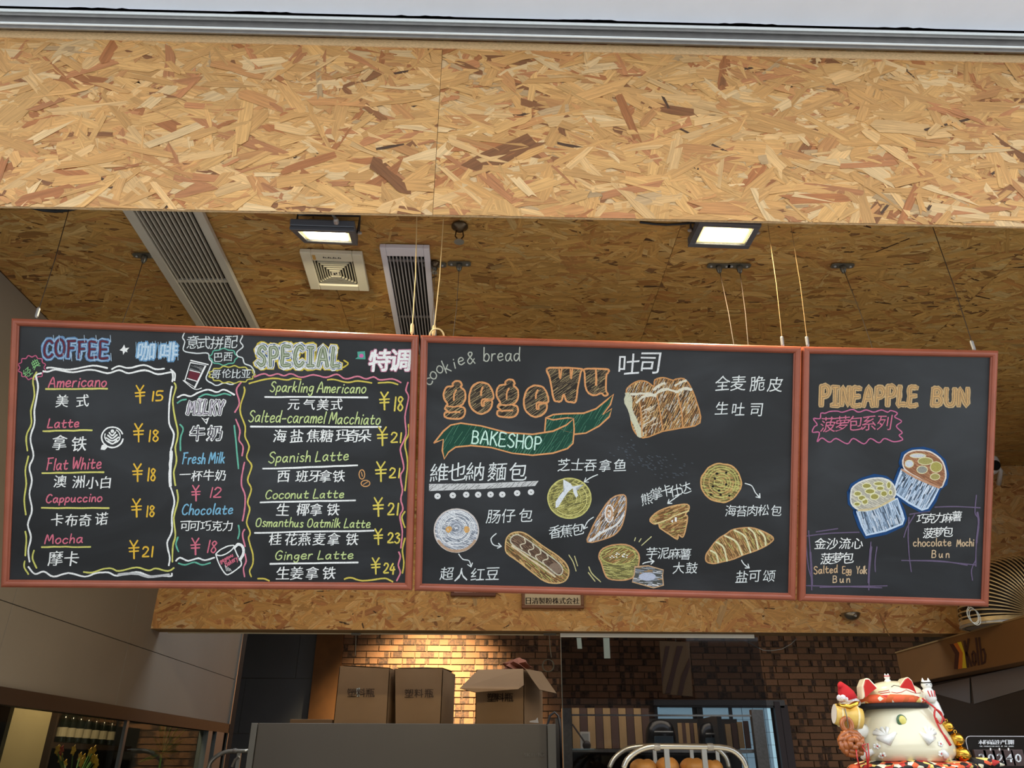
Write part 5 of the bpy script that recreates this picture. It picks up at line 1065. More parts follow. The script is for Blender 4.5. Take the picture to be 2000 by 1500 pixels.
def dome(label, cx, w_, top, Y, grp=None):
    p = PY(cx, 1460, Y); r = w_/2*(PY(cx+1, 1460, Y).x-PY(cx, 1460, Y).x); h = PY(cx, top, Y).z-zsh
    t2 = thing('domed_oven', label, 'oven', (p.x, Y, zsh)); bk_ = mat('black enamel', (24, 23, 24), .25)
    MB().lathe([(r, 0), (r, h*.45), (r*.93, h*.68), (r*.75, h*.86), (r*.4, h*.97), (.002, h)], (p.x, Y, zsh), 28).build('dome_body', bk_, t2, smooth=True)
    MB().box((p.x-r*.6, Y-r-.006, zsh+h*.1), (p.x+r*.6, Y-r*.75, zsh+h*.42)).build('oven_window', mat('oven window', (70, 84, 92), .1), t2, bevel=.003)
    MB().tube([(p.x-r*.6, Y-r-.01, zsh+h*.55), (p.x+r*.6, Y-r-.01, zsh+h*.55)], .006, 8).build('handle', M_SS, t2)
dome('black domed oven with a glass window, left of two in the cabinet', 1292, 60, 1404, YC_+.27)
dome('black domed oven in front of small reflected stripes in the cabinet', 1388, 44, 1410, YC_+.27)
# little kitchen tools standing on the shelf
p = PY(1150, 1462, YC_+.2); tt = thing('utensil', 'dark ladle leaning on the reflected wooden stripes', 'ladle', (p.x, YC_+.2, zsh)); dk = mat('dark utensil', (44, 34, 28), .5)
MB().tube([PY(1118, 1415, YC_+.35), PY(1146, 1455, YC_+.2)], .006, 6).build('handle', dk, tt); MB().ball(PY(1146, 1456, YC_+.2), .028, .028, .03).build('bowl', dk, tt, smooth=True)
p = PY(1142, 1455, YC_+.35); q0, q1 = PY(1134, 1459, YC_+.35), PY(1152, 1429, YC_+.35)
tt = thing('notice_card', 'small white framed card before the reflected stripes', 'card', (q0.x, YC_+.35, zsh)); MB().box((q0.x, YC_+.35, zsh), (q1.x, YC_+.36, q1.z)).build('card', mat('white card', (206, 200, 188), .6), tt); MB().box((q0.x+.01, YC_+.348, zsh+.02), (q1.x-.01, YC_+.3499, q1.z-.012)).build('picture', mat('grey print', (160, 160, 152), .7), tt)
# slanted stripes of a glass reflection, modelled as a hanging board
YH = 6.6; t = thing('stripe_reflection', 'slanted tan and brown stripes of a glass reflection, built as a tall hanging board', 'board', PY(1320, 1250, YH))
q = [PY(x, y, YH) for x, y in ((1288, 1252), (1346, 1254), (1353, 1360), (1295, 1355))]; MB().slab(q, (0, .02, 0)).build('panel', mat('dim tan panel', (140, 112, 80), .7), t)
for pp in (((1300, 1262), (1308, 1262), (1297, 1310), (1293, 1340), (1291, 1310)), ((1322, 1262), (1334, 1262), (1322, 1300), (1309, 1355), (1299, 1354), (1311, 1310)), ((1346, 1285), (1348, 1300), (1338, 1330), (1332, 1358), (1323, 1357), (1331, 1320))):
    MB().slab([PY(x, y, YH-.001) for x, y in pp], (0, -.006, 0)).build('stripe', mat('dim brown stripe', (96, 70, 60), .7), t)
MB().tube([PY(1320, 1253, YH+.01), Vector((PY(1320, 1253, YH+.01).x, YH+.01, ZC))], .004, 6).build('cord', mw, t)
# rear window with tiled bright room beyond
Yw = YW-.10; wx0, wx1 = PY(1290, 1390, Yw).x, PY(1516, 1440, Yw).x; wz1, wz0 = PY(1400, 1380, Yw).z, 1.0
MW = mat('dark window frame', (54, 50, 50), .5); t = struct(MB().box((PY(1276, 1370, Yw).x, Yw-.02, PY(1400, 1378, Yw).z), (PY(1531, 1370, Yw).x, Yw+.06, PY(1400, 1367, Yw).z)).build('window_2', mat('grey window head', (96, 92, 90), .5)))
MB().box((PY(1289, 1370, Yw).x, Yw-.01, PY(1400, 1382, Yw).z), (PY(1530, 1370, Yw).x, Yw+.05, PY(1400, 1378.5, Yw).z)).build('window_rail', MW, t)
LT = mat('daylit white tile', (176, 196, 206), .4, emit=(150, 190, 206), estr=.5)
gx = [1290, 1360, 1380, 1432, 1436, 1458, 1480, 1502, 1516]
for i in (0, 2, 4, 5, 6, 7):
    a, b_ = PY(gx[i], 1440, Yw).x, PY(gx[i+1]-1.2, 1440, Yw).x; z = wz1-.004; k = 0
    while z > wz0:
        h_ = .115 if i >= 4 else .30; MB().box((a, Yw+.045, z-h_+.003), (b_, Yw+.05, z)).build('white_tile', LT, t); z -= h_
for gxx in (1367, 1371, 1432): MB().box((PY(gxx, 1440, Yw).x, Yw+.02, wz0), (PY(gxx+5, 1440, Yw).x, Yw+.044, wz1)).build('window_mullion', MW, t)
MB().box((wx0-.05, Yw+.051, wz0-.05), (wx1+.1, Yw+.06, wz1)).build('window_board', MW, t)
d = struct(MB().box((PY(1519, 1440, Yw).x, Yw-.03, 0), (PY(1530, 1440, Yw).x, Yw+.05, PY(1400, 1370, Yw).z)).build('door_1', mat('dark red brown door frame', (52, 26, 22), .5)))
MB().box((PY(1532, 1440, Yw).x, Yw-.01, 0), (PY(1546, 1440, Yw).x, Yw+.05, PY(1400, 1376, Yw).z)).build('door_stile', mat('dark red brown door frame', (52, 26, 22), .5), d)
# aluminium tray racks on the floor
M_AL = mat('satin aluminium tube', (196, 196, 192), .3, .85)
def hoop(pts, Y, t, nm, r=.011): m = MB(); pp = crom(pts, 3); return MB().tube([PY(x, y, Y) for x, y in pp], r, 8).build(nm, M_AL, t, smooth=True)
YR = 3.4; t = thing('bread_rack', 'aluminium tray rack with rounded top tubes holding loaves', 'rack', (PY(1325, 1490, YR).x, YR+.25, 0))
lz = lambda x, Y, y: PY(x, y, Y)
for dY, pts in ((0, [(1218, 1500), (1225, 1484), (1243, 1468), (1267, 1459), (1300, 1458), (1385, 1459), (1410, 1460), (1432, 1466), (1450, 1482), (1458, 1500)]), (.45, [(1190, 1500), (1200, 1481), (1219, 1465), (1240, 1459), (1270, 1457), (1330, 1457), (1380, 1458), (1402, 1464), (1418, 1480), (1424, 1500)])):
    hoop(pts, YR+dY, t, 'top_tube')
    for e in (pts[0], pts[-1]):
        a = PY(*e, YR+dY); MB().tube([a, (a.x, a.y, 0)], .011, 8).build('leg', M_AL, t)
for x in (1301, 1374):
    a = PY(x, 1459, YR); MB().box((a.x-.010, YR-.006, 1.0), (a.x+.010, YR+.006, a.z)).build('front_bar', M_AL, t)
for x in (1278, 1350, 1400):
    a = PY(x, 1464, YR+.45); MB().box((a.x-.008, YR+.445, 1.0), (a.x+.008, YR+.455, a.z)).build('rear_bar', M_AL, t)
for x in (1283, 1387): a = PY(x, 1459, YR); MB().lathe([(.013, -.012), (.014, 0), (.013, .012)], a, 12, ax=(1, 0, 0)).build('tube_joint', M_STEEL, t)
zr = PY(1320, 1519, YR+.2).z; a, b_ = PY(1225, 1500, YR).x, PY(1452, 1500, YR).x
MB().box((a, YR+.012, zr-.02), (b_, YR+.44, zr)).build('tray', M_AL, t)
M_BRD = mat('baked loaf crust', (196, 138, 74), .5, noise=.35, nscale=9, bump=.1, bscale=20)
for i, (x, w_, top, l) in enumerate(((1258, 46, 1480, 'golden split loaf at the left end of the rack'), (1305, 40, 1477, 'golden loaf behind the left upright bar of the rack'), (1355, 44, 1478, 'browned round loaf left of the right upright bar'), (1393, 36, 1482, 'browned loaf right of the right upright bar'))):
    Y = YR+.2; p = PY(x, 1500, Y); r = w_/2*.00235; h = PY(x, top, Y).z-zr
    lf = MB().ball((p.x, Y, zr+h/2), r, r*1.5, h/2, 22, 14, warp=lambda p_: Vector((p_.x*(1+.10*math.sin(p_.y*60)), p_.y, p_.z*(1-.18*math.exp(-(p_.x/(r*.25))**2)) if p_.z > 0 else p_.z)))
    tag(lf.build('bread_loaf', M_BRD, None, smooth=True), l, 'bread', 'loaves on the rack')
YR2 = 5.35; t = thing('tray_rack', 'white metal rack top with curved tube just left of the refrigerator', 'rack', (PY(450, 1490, YR2).x, YR2+.1, 0))
hoop([(404, 1512), (410, 1492), (422, 1478), (440, 1469), (458, 1467), (486, 1467)], YR2, t, 'top_tube', .013); e = PY(404, 1512, YR2); MB().tube([e, (e.x, e.y, 0)], .013, 8).build('leg', M_AL, t)
a = PY(468, 1468, YR2); MB().box((a.x-.012, YR2-.006, 0), (a.x+.012, YR2+.006, a.z)).build('upright_bar', M_AL, t)
MB().tube([PY(467, 1478, YR2-.012), PY(459, 1484, YR2-.012), PY(453, 1498, YR2-.012)], .008, 8).build('brace', M_AL, t)
a = PY(459, 1467, YR2); MB().lathe([(.015, -.012), (.016, 0), (.015, .012)], a, 12, ax=(1, 0, 0)).build('tube_joint', M_STEEL, t)
# extractor hood with printed side, oven and ribbed duct on the right
kx = .645/.70; XH = 2.51; zh1, zh0 = CZ+.645, CZ+.455
yA, yB = PX(1749, 1273, XH).y, 2.75
t = thing('extractor_hood', 'brown oven hood with striped emblem and dark lettering at right', 'hood', (XH+.4, (yA+yB)/2, zh0))
M_HD = mat('brown hood panel', (122, 84, 44), .55, noise=.05, nscale=4)
MB().box((XH, yB, zh0), (XR-.02, yA, zh1)).build('hood_body', M_HD, t, bevel=.004)
MB().box((XH-.004, yB, zh1-.004), (XH+.02, yA, zh1+.004)).build('hood_rim', mat('hood rim', (150, 120, 76), .5), t)
HB = mat('dark brown print', (64, 34, 26), .7)
hp = lambda x, y: PX(1580+x*.21, 1185+y*.21, XH-.002)
for nm, m_, pp in (('emblem_stripe', mat('print brown', (78, 38, 24), .7), ((1308, 348), (1345, 345), (1400, 430), (1385, 580), (1350, 580), (1358, 440))), ('emblem_stripe', mat('print orange', (206, 112, 34), .7), ((1345, 345), (1380, 335), (1433, 430), (1427, 575), (1387, 580), (1400, 430))), ('emblem_stripe', mat('print yellow', (226, 196, 40), .7), ((1380, 332), (1415, 325), (1448, 430), (1467, 570), (1427, 573), (1433, 430)))):
    MB().slab([hp(*p_) for p_ in pp], (-.0008, 0, 0)).build(nm, m_, t)
m = MB()
def hpath(pts, w_=24):
    for (ax_, ay_), (bx_, by_) in zip(pts[:-1], pts[1:]):
        dx, dy = bx_-ax_, by_-ay_; l = math.hypot(dx, dy); nx, ny = -dy/l*w_/2, dx/l*w_/2; ex, ey = dx/l*5, dy/l*5
        m.slab([hp(ax_+nx-ex, ay_+ny-ey), hp(ax_-nx-ex, ay_-ny-ey), hp(bx_-nx+ex, by_-ny+ey), hp(bx_+nx+ex, by_+ny+ey)], (-.001, 0, 0))
hpath([(1446, 320), (1464, 430), (1478, 560)], 20); hpath([(1484, 300), (1468, 425), (1512, 552)], 17)
hpath([(1530, 415), (1518, 440), (1524, 515), (1540, 543), (1552, 510), (1546, 440), (1530, 415)], 15)
hpath([(1553, 292), (1568, 420), (1578, 540)], 17); hpath([(1582, 290), (1598, 420), (1608, 535)], 17); hpath([(1600, 402), (1624, 396), (1640, 450), (1636, 515), (1610, 530)], 16)
m.build('lettering', HB, t)
t = thing('deck_oven', 'dark oven body under the brown hood with blue grey steel side', 'oven', (XH+.4, 4, 0))
MB().box((XH+.10, 2.9, 0), (XR-.02, yA-.1, zh0-.002)).build('oven_body', mat('oven dark side', (40, 34, 30), .5), t, bevel=.004)
XO = XH+.098
for pp in (((1796, 1346), (1894, 1324), (1896, 1374)), ((1897, 1323), (2030, 1293), (2030, 1338), (1903, 1375))):
    MB().slab([PX(x, y, XO) for x, y in pp], (-.002, 0, 0)).build('steel_side_panel', mat('blue grey steel', (104, 110, 118), .4, .3), t)
# duct
Yd = 4.05; pv = PY(2006, 1212, Yd); Rr = .168; tr = .160; zb_ = zh1
t = thing('ventilation_duct', 'ribbed silver flexible duct bending to the right above the brown hood', 'duct', (pv.x-Rr, Yd, zb_))
m = MB(); vs = []; NS = 28; cen = []
H_ = pv.z-zb_; st = 5
for i in range(st*2): cen.append((Vector((pv.x-Rr, Yd, zb_+H_*i/(st*2))), Vector((0, 0, 1)), i % 2))
for i in range(56): a = PI-(PI/2)*i/38; cen.append((pv+Vector((Rr*math.cos(a), 0, Rr*math.sin(a))), Vector((math.sin(a), 0, -math.cos(a))), i % 2)) if i <= 38 else cen.append((pv+Vector(((i-38)*.016, 0, Rr)), Vector((1, 0, 0)), i % 2))
for (c_, tn, od) in cen:
    x_ = tn.cross(Vector((0, 1, 0))); r = tr*.90
    for k in range(NS): a = 2*PI*k/NS; vs.append(c_+x_*(r*math.cos(a))+Vector((0, 1, 0))*(r*math.sin(a)))
fs = [(i*NS+k, i*NS+(k+1) % NS, (i+1)*NS+(k+1) % NS, (i+1)*NS+k) for i in range(len(cen)-1) for k in range(NS)]
m.add(vs, fs); m.build('ribbed_tube', mat('shaded foil groove', (34, 27, 22), .5, .3), t)  # shade between the ribs is put into this dark tube colour
M_RIB = mat('floodlit foil rib', (226, 200, 150), .3, .55)  # gold glow of the floodlight is put into the rib colour
rib_c = [(c_, tn) for (c_, tn, od) in cen if od]
for c_, tn in rib_c:
    x_ = tn.cross(Vector((0, 1, 0))); MB().tube([c_+x_*(tr*math.cos(2*PI*k/36))+Vector((0, 1, 0))*(tr*math.sin(2*PI*k/36)) for k in range(36)], .0042, 6, closed=True).build('rib', M_RIB, t, smooth=True)
MB().lathe([(.168, 0), (.168, .008), (.160, .012)], (pv.x-Rr, Yd, zb_+.003), 32).build('collar', M_STEEL, t)
t = thing('wire_loop', 'coil of pale wire hanging below the right corner of the muffin board', 'wire', PB(1896, 1185, -.01)); lw = mat('pale wire', (200, 198, 186), .4)
for k in (0, 2.2, -1.5): MB().tube([PB(1906+11*math.cos(a)+2*math.sin(a)+k, 1205+15*math.sin(a)+4*math.cos(a)+k, -.012+k*.001) for a in [2*PI*i/24 for i in range(24)]], .0009, 6, closed=True).build('coil', lw, t)
MB().tube([PB(1894, 1176, -.007), PB(1894, 1192, -.010), PB(1895, 1200, -.012)], .001, 6).build('strand', lw, t)
# ================================================================= shelves and plants reflected in the left window, built as objects behind it
XN = -2.45; WD = mat('dark shelf wood', (52, 38, 28), .6)
pn = struct(MB().box((XN-.02, PX(24, 1400, XN).y, .3), (XN, PX(100, 1400, XN).y, PX(60, 1374, XN).z)).build('wall_partition', mat('beige wall board', (150, 136, 102), .7))); pn.name = 'wall_left'
zsn = PX(150, 1452, XN).z; t = thing('bottle_shelf', 'dark wooden bottle shelf reflected in the left window', 'shelf', (XN, PX(170, 1450, XN).y, zsn))
y0, y1 = PX(104, 1450, XN).y, PX(235, 1450, XN+.0).y
MB().box((XN-.2, y0, zsn-.03), (XN, (ywe-.1), zsn)).build('shelf_board', WD, t); MB().box((XN-.22, y0, zsn), (XN-.2, (ywe-.1), zsn+.6)).build('back_board', WD, t)
MB().box((XN-.2, y0-.02, 0), (XN, y0, zsn+.6)).build('side_board', WD, t)
GB = mat('dark bottle glass', (22, 26, 20), .12); LBm = mat('bottle label', (150, 140, 116), .7)
for i, px in enumerate((116, 132, 148, 164, 180, 196, 212)):
    p = PX(px, 1450, XN-.08); p.z = zsn; t = thing('wine_bottle', ('first', 'second', 'third', 'fourth', 'fifth', 'sixth', 'seventh', 'eighth', 'ninth')[i]+' dark wine bottle from the left in the row reflected in the left window', 'bottle', p, 'wine bottles reflected in the left window')
    MB().lathe([(.029, 0), (.030, .01), (.030, .13), (.024, .15), (.011, .165), (.010, .215), (.012, .217), (.012, .225)], p, 16).build('bottle', GB, t, smooth=True)
    MB().lathe([(.0306, .035), (.0306, .085)], p, 16).build('label', LBm, t)
    MB().lathe([(.0125, .195), (.0125, .227)], p, 12).build('cap', mat('bottle foil', (150, 60, 50) if i % 2 else (196, 180, 120), .4), t)
# fan palm
p = PX(316, 1472, XL-.30); t = thing('fan_palm', 'green fan palm leaf reflected in the left window', 'plant', (p.x, p.y, 0)); LG = mat('dim palm green', (74, 112, 56), .5)
MB().lathe([(.10, 0), (.14, .28), (.13, .29), (.11, .27)], (p.x, p.y, 0), 18).build('pot', mat('clay pot', (110, 62, 40), .8), t); MB().tube([(p.x, p.y, .25), (p.x+.01, p.y, p.z*.6), tuple(p)], .008, 6).build('stem', LG, t)
for i in range(15):
    a = math.radians(-10+200*i/14); L = .30; dv = Vector((.15*math.sin(a*3), math.cos(a), math.sin(a))).normalized(); sd_ = Vector((0, -dv.z, dv.y))*.014
    MB().slab([p, p+dv*L*.5+sd_, p+dv*L, p+dv*L*.5-sd_], (.002, 0, 0)).build('leaf_blade', LG, t)
# yellow flowers
t = thing('flower_bunch', 'yellow blossoms and a red flower reflected in the left window', 'flowers', PX(150, 1497, XN+.4)); rf = random.Random(4); YM = mat('yellow petals', (186, 150, 40), .6); base = PX(140, 1530, XN+.4)
t.location = (base.x, base.y, 0)
MB().lathe([(.05, 0), (.06, .4), (.045, base.z-.05)], (base.x, base.y, 0), 14).build('vase', mat('vase', (90, 90, 80), .4), t)
for i in range(16):
    q_ = PX(rf.uniform(96, 195), rf.uniform(1462, 1500), XN+.4+rf.uniform(-.1, .1))
    MB().tube([(base.x, base.y, base.z-.06), tuple(q_)], .003, 5).build('stem', LG, t)
    fm = MB()
    for k in range(5):
        a = 2*PI*k/5; d_ = Vector((0, math.cos(a), math.sin(a))); s2_ = Vector((.004, -d_.z, d_.y))*.009; fm.slab([q_, q_+d_*.014+s2_, q_+d_*.026, q_+d_*.014-s2_], (.003, 0, 0))
    fm.build('blossom', YM if i else mat('red petals', (150, 40, 30), .6), t)
# ================================================================= COUNTER, CAT FIGURINE, DATE PLAQUE
ZK = 1.435
t = thing('display_counter', 'serving counter under the lucky cat figurine', 'counter', (.6, 2.15, 0))
MB().box((-1.2, 1.80, 0), (2.45, 2.35, ZK-.03)).build('counter_body', mat('counter wood', (120, 90, 60), .6), t, bevel=.004); MB().box((-1.22, 1.78, ZK-.03), (2.47, 2.37, ZK)).build('worktop', mat('counter top', (90, 84, 80), .4), t, bevel=.004)
YK = 2.0; C = lambda x, y, d_=0: PY(x, y, YK+d_); K = (C(1771, 1440)-C(1770, 1440)).x
def zc_(y): return C(1770, y).z
POR = mat('cream glazed porcelain', (232, 222, 190), .16, coat=.6); PWH = mat('white glazed porcelain', (236, 234, 226), .18, coat=.5); RED = mat('glossy red', (196, 34, 28), .2, coat=.4); GLD = mat('polished gold', (226, 176, 70), .18, 1)
cx = C(1770, 1470).x
cat = thing('lucky_cat', 'white and cream smiling lucky cat figurine with red ears on a floral cushion', 'figurine', (cx, YK, ZK))
z0 = zc_(1490); prof_ = [(.070, z0), (.095, z0+.004), (.1075, zc_(1474)), (.110, zc_(1460)), (.104, zc_(1440)), (.093, zc_(1418)), (.082, zc_(1400)), (.074, zc_(1388)), (.068, zc_(1378)), (.050, zc_(1372))]
bd = MB().lathe([(r, z-ZK) for r, z in prof_], (cx, YK, ZK), 44, sy=.85); bd.build('body', POR, cat, smooth=True)
hc = Vector((C(1741, 1358).x, YK-.01, zc_(1361))); hr = (.070, .060, .035)
hx = hc.x
MB().ball(hc, *hr, 36, 20).build('head', POR, cat, smooth=True)
def hs(x, y, e=.0008):
    p = C(x, y); dx, dz = (p.x-hc.x)/hr[0], (p.z-hc.z)/hr[2]; return Vector((p.x, hc.y-hr[1]*math.sqrt(max(.02, 1-dx*dx-dz*dz))-e, p.z))
INKM = mat('black paint line', (26, 22, 20), .4)
# paint lines lie on the curved face: convert pixels at the face depth
YFc = YK-.06
for nm, pts, m_, r in (('eyelid', [(1719, 1346), (1725, 1342.5), (1734, 1345)], INKM, .0007), ('eyelid', [(1755, 1346), (1760, 1342.5), (1767, 1342.5)], INKM, .0007), ('mouth', [(1717, 1356), (1726, 1358), (1735, 1356.5), (1744, 1352), (1753, 1356), (1764, 1358.5), (1776, 1357)], RED, .0006),
                       ('whisker', [(1698, 1355), (1705, 1354), (1714, 1352)], RED, .0007), ('whisker', [(1700, 1359), (1707, 1357), (1715, 1356)], RED, .0007), ('whisker', [(1779, 1352), (1786, 1355)], RED, .0007)):
    MB().tube([hs(x, y) for x, y in pts], r, 6).build(nm, m_, cat, smooth=True)
for pts, inn in ((((1686, 1366), (1684, 1340), (1690, 1324), (1698, 1324), (1716, 1343), (1700, 1352)), ((1691, 1363), (1687.5, 1340), (1691, 1327), (1697, 1327), (1713, 1344), (1702, 1352))), (((1756, 1342), (1768, 1324), (1774, 1321), (1782, 1328), (1793, 1356), (1778, 1352)), ((1758, 1342), (1769, 1326), (1774, 1323.5), (1781, 1330), (1791, 1355), (1778, 1351)))):
    MB().slab([C(x, y, -.062) for x, y in pts], (0, .035, 0)).build('ear', POR, cat, bevel=.004)
    MB().slab([C(x, y, -.065) for x, y in inn], (0, .004, 0)).build('ear_lining', RED, cat, bevel=.001)
FLO = mat_floral('floral cloth', (206, 92, 40)); FLK = mat_floral('black floral cloth', (26, 20, 20))
rx_ = .086
MB().lathe([(.062, 0), (rx_*.93, .003), (rx_, .011), (rx_*.96, .019), (.070, .022)], (cx-.022, YK-.004, zc_(1379)), 44, sy=.84).build('collar', FLO, cat, smooth=True)
MB().lathe([(.076, 0), (.084, .002), (.086, .009), (.080, .013)], (cx-.018, YK-.004, zc_(1387)), 44, sy=.84).build('collar_band', mat('black velvet band', (20, 18, 20), .8), cat, smooth=True)
def bs(x, y, e=0.0):    # point on the belly surface
    p = C(x, y, -.085)
    z = p.z; rr = prof_[0][0]
    for (r0, za), (r1, zb2) in zip(prof_[:-1], prof_[1:]):
        if za <= z <= zb2: rr = r0+(r1-r0)*(z-za)/(zb2-za)
    dx = min(abs(p.x-cx)/rr, .97); return Vector((p.x, YK-rr*.85*math.sqrt(1-dx*dx)-e, z))
MB().ball(bs(1767, 1407), .0125, .004, .0135).build('green_medallion', mat('green glaze', (62, 96, 56), .2, coat=.4), cat, smooth=True)
MB().ball(bs(1767.5, 1406, .003), .0085, .0035, .0095).build('yellow_centre', mat('yellow glaze', (220, 206, 110), .2), cat, smooth=True)
# raised reliefs: two birds with fan tails, plum blossoms, scrolls
for sg, xc in ((-1, 1742), (1, 1808)):
    MB().tube([bs(xc+sg*16, 1440, .001), bs(xc+sg*2, 1446, .003), bs(xc-sg*12, 1430, .001)], [.005, .012, .003], 10).build('relief_bird', PWH, cat, smooth=True)
    for k in range(5): a = math.radians(200-k*30) if sg < 0 else math.radians(-20+k*30); MB().tube([bs(xc+sg*3, 1436, .001), bs(xc+sg*3+17*math.cos(a)*1, 1436-13*abs(math.sin(a))-3, .001)], [.002, .005], 8).build('relief_feather', PWH, cat, smooth=True)
    MB().tube([bs(1722 if sg < 0 else 1838, 1466, 0), bs(1712 if sg < 0 else 1848, 1474, .002), bs(1708 if sg < 0 else 1852, 1482, 0)], [.006, .008, .005], 8).build('relief_scroll', PWH, cat, smooth=True)
for x, y in ((1725, 1457), (1735, 1475), (1836, 1453), (1837, 1472)):
    for k in range(5): a = 2*PI*k/5; MB().ball(bs(x+3.4*math.cos(a), y+3.4*math.sin(a), .001), .0034, .002, .0034, 8, 6).build('relief_petal', PWH, cat, smooth=True)
    MB().ball(bs(x, y, .003), .002, .001, .002, 8, 6).build('relief_stamen', RED, cat)
# arms
MB().tube([C(1696, 1428, .0), C(1680, 1428, -.02), C(1664, 1432, -.03), C(1652, 1418, -.03), C(1656, 1392, -.03), C(1656, 1376, -.03)], [.016, .017, .016, .015, .014, .012], 14).build('raised_arm', PWH, cat, smooth=True)
MB().tube([C(1826, 1412, .0), C(1829, 1394, -.01), C(1822, 1376, -.01), C(1814, 1360, -.01)], [.014, .016, .014, .010], 14).build('raised_arm', PWH, cat, smooth=True)
# cushion
cu = MB(); cu.ball((cx+.01, YK, ZK+.016), .150, .11, .018, 40, 12, warp=lambda p_: Vector((p_.x, p_.y, max(-.0155, p_.z+.004*math.sin(p_.x*50)*math.cos(p_.y*40)))))
cu.tube([(cx+.12, YK-.02, ZK+.018), (cx+.17, YK-.03, ZK+.026), (cx+.205, YK-.035, ZK+.024)], [.020, .011, .004], 12)
tag(cu.build('cushion', FLK, None, smooth=True), 'black and orange floral cushion beneath the lucky cat', 'cushion')
# yellow barrel, santa hat, pretzel, bells, small cats
p = C(1656, 1399, -.052); t = thing('toy_barrel', 'yellow wooden barrel charm in the cat figurine left paw', 'charm', p)
ax_ = Vector((1, -.1, -.18)).normalized(); MB().lathe([(.022, -.030), (.0255, -.015), (.0265, 0), (.0255, .015), (.022, .030)], p, 22, ax=ax_).build('barrel', mat('yellow lacquer wood', (226, 186, 92), .3, noise=.1, nscale=60), t, smooth=True)
for s_ in (-.018, .018): MB().lathe([(.0262, -.002), (.0268, 0), (.0262, .002)], p+ax_*s_, 22, ax=ax_).build('hoop', mat('pale hoop', (236, 216, 160), .3), t)
MB().lathe([(.0215, 0), (.020, .001)], p-ax_*.031, 22, ax=ax_).build('end_disc', PWH, t)
MB().tube([p+Vector((-.03, -.02, .024)), p+Vector((-.006, -.032, .018)), p+Vector((.012, -.03, .026)), p+Vector((.024, -.02, .03))], [.003, .006, .006, .002], 8).build('gold_bow', GLD, t, smooth=True)
p = C(1657, 1373, -.04); t = thing('small_cat', 'tiny white cat head under the red festive hat', 'figurine', p); MB().ball(p, .016, .014, .012).build('head', PWH, t, smooth=True)
p = C(1655, 1367, -.04); t = thing('santa_hat', 'tiny red hat with white fluffy brim over the small cat', 'hat', p); fz = mat('white plush', (236, 232, 238), .95, bump=.6, bscale=300)
MB().tube([p+Vector((-.018, 0, .004)), p+Vector((-.006, -.012, .0)), p+Vector((.012, -.010, -.002)), p+Vector((.024, 0, -.006)), p+Vector((.010, .014, 0)), p+Vector((-.01, .014, .004))], .0078, 10, closed=True).build('brim', fz, t, smooth=True)
MB().tube([p+Vector((.003, 0, .0)), p+Vector((.0, 0, .012)), p+Vector((-.006, 0, .024)), p+Vector((-.012, -.002, .033)), p+Vector((-.017, -.006, .028))], [.021, .019, .014, .008, .003], 16).build('cone', mat('red felt', (190, 26, 34), .9), t, smooth=True)
MB().ball(p+Vector((-.016, -.016, .004)), .0065, .0065, .0065, 12, 8).build('pompom', fz, t, smooth=True)
PZM = mat('glazed brown dough', (166, 92, 42), .3, noise=.25, nscale=60, coat=.3)
p = C(1662, 1452, -.075); t = thing('pretzel_charm', 'brown braided bread charm hanging before the cat figurine', 'charm', p)
for k in range(3):
    R_ = .025-.008*k; MB().tube([p+Vector((R_*math.cos(a), -.004-.006*k+.003*math.sin(a*5), R_*.95*math.sin(a))) for a in [2*PI*i/26 for i in range(26)]], .0065, 10, closed=True).build('braid', PZM, t, smooth=True)
for k in range(10): a = 2*PI*k/10; MB().tube([p+Vector((.020*math.cos(a), -.009, .019*math.sin(a))), p+Vector((.031*math.cos(a+.45), -.003, .029*math.sin(a+.45)))], [.006, .0045], 8).build('braid_twist', PZM, t, smooth=True)
MB().ball(p, .014, .01, .014).build('braid_heart', PZM, t, smooth=True)
MB().tube([p+Vector((-.003+.011*math.cos(a), -.002, .039+.013*math.sin(a))) for a in [2*PI*i/18 for i in range(18)]], .0055, 10, closed=True).build('loop', PZM, t, smooth=True)
MB().tube([C(1650, 1383, -.10), C(1654, 1400, -.10), C(1657, 1422, -.085)], .0014, 6).build('chain', mat('dull chain', (150, 140, 120), .3, .8), t)
BEL = lambda px, py, r, l: (lambda p, t: (MB().ball(p, r, r, r*.95, 20, 14).build('bell_body', GLD, t, smooth=True), MB().lathe([(r*1.03, -r*.07), (r*1.07, 0), (r*1.03, r*.07)], p, 24, ax=(.3, .1, 1)).build('bell_rim', GLD, t, smooth=True), MB().tube([p+Vector((r*.2*math.cos(a), 0, r*1.05+r*.22*math.sin(a))) for a in [2*PI*i/10 for i in range(10)]], r*.07, 6, closed=True).build('eyelet', GLD, t)))(C(px, py, -.03), thing('gold_bell', l, 'bell', C(px, py, -.03), 'gold bells beside the cat'))
BEL(1851, 1419, .0125, 'gold bell beside the cat figurine, uppermost of three'); BEL(1869, 1444, .0155, 'gold bell beside the cat figurine, middle of three'); BEL(1879, 1474, .0185, 'large gold bell beside the cat figurine, lowest of three')
t = thing('silk_string', 'red silk cord draped over the right shoulder of the cat figurine', 'cord', C(1803, 1365, -.06))
MB().tube([C(x, y, -.07) for x, y in crom([(1801, 1364), (1812, 1372), (1825, 1382), (1838, 1396), (1846, 1408)], 3)], .0022, 8).build('strand', RED, t, smooth=True)
MB().tube([C(x, y, -.072) for x, y in crom([(1827, 1384), (1825, 1398), (1833, 1418), (1846, 1440), (1856, 1456)], 3)], [.0022]*9+[.004]*4, 8).build('tassel', RED, t, smooth=True)
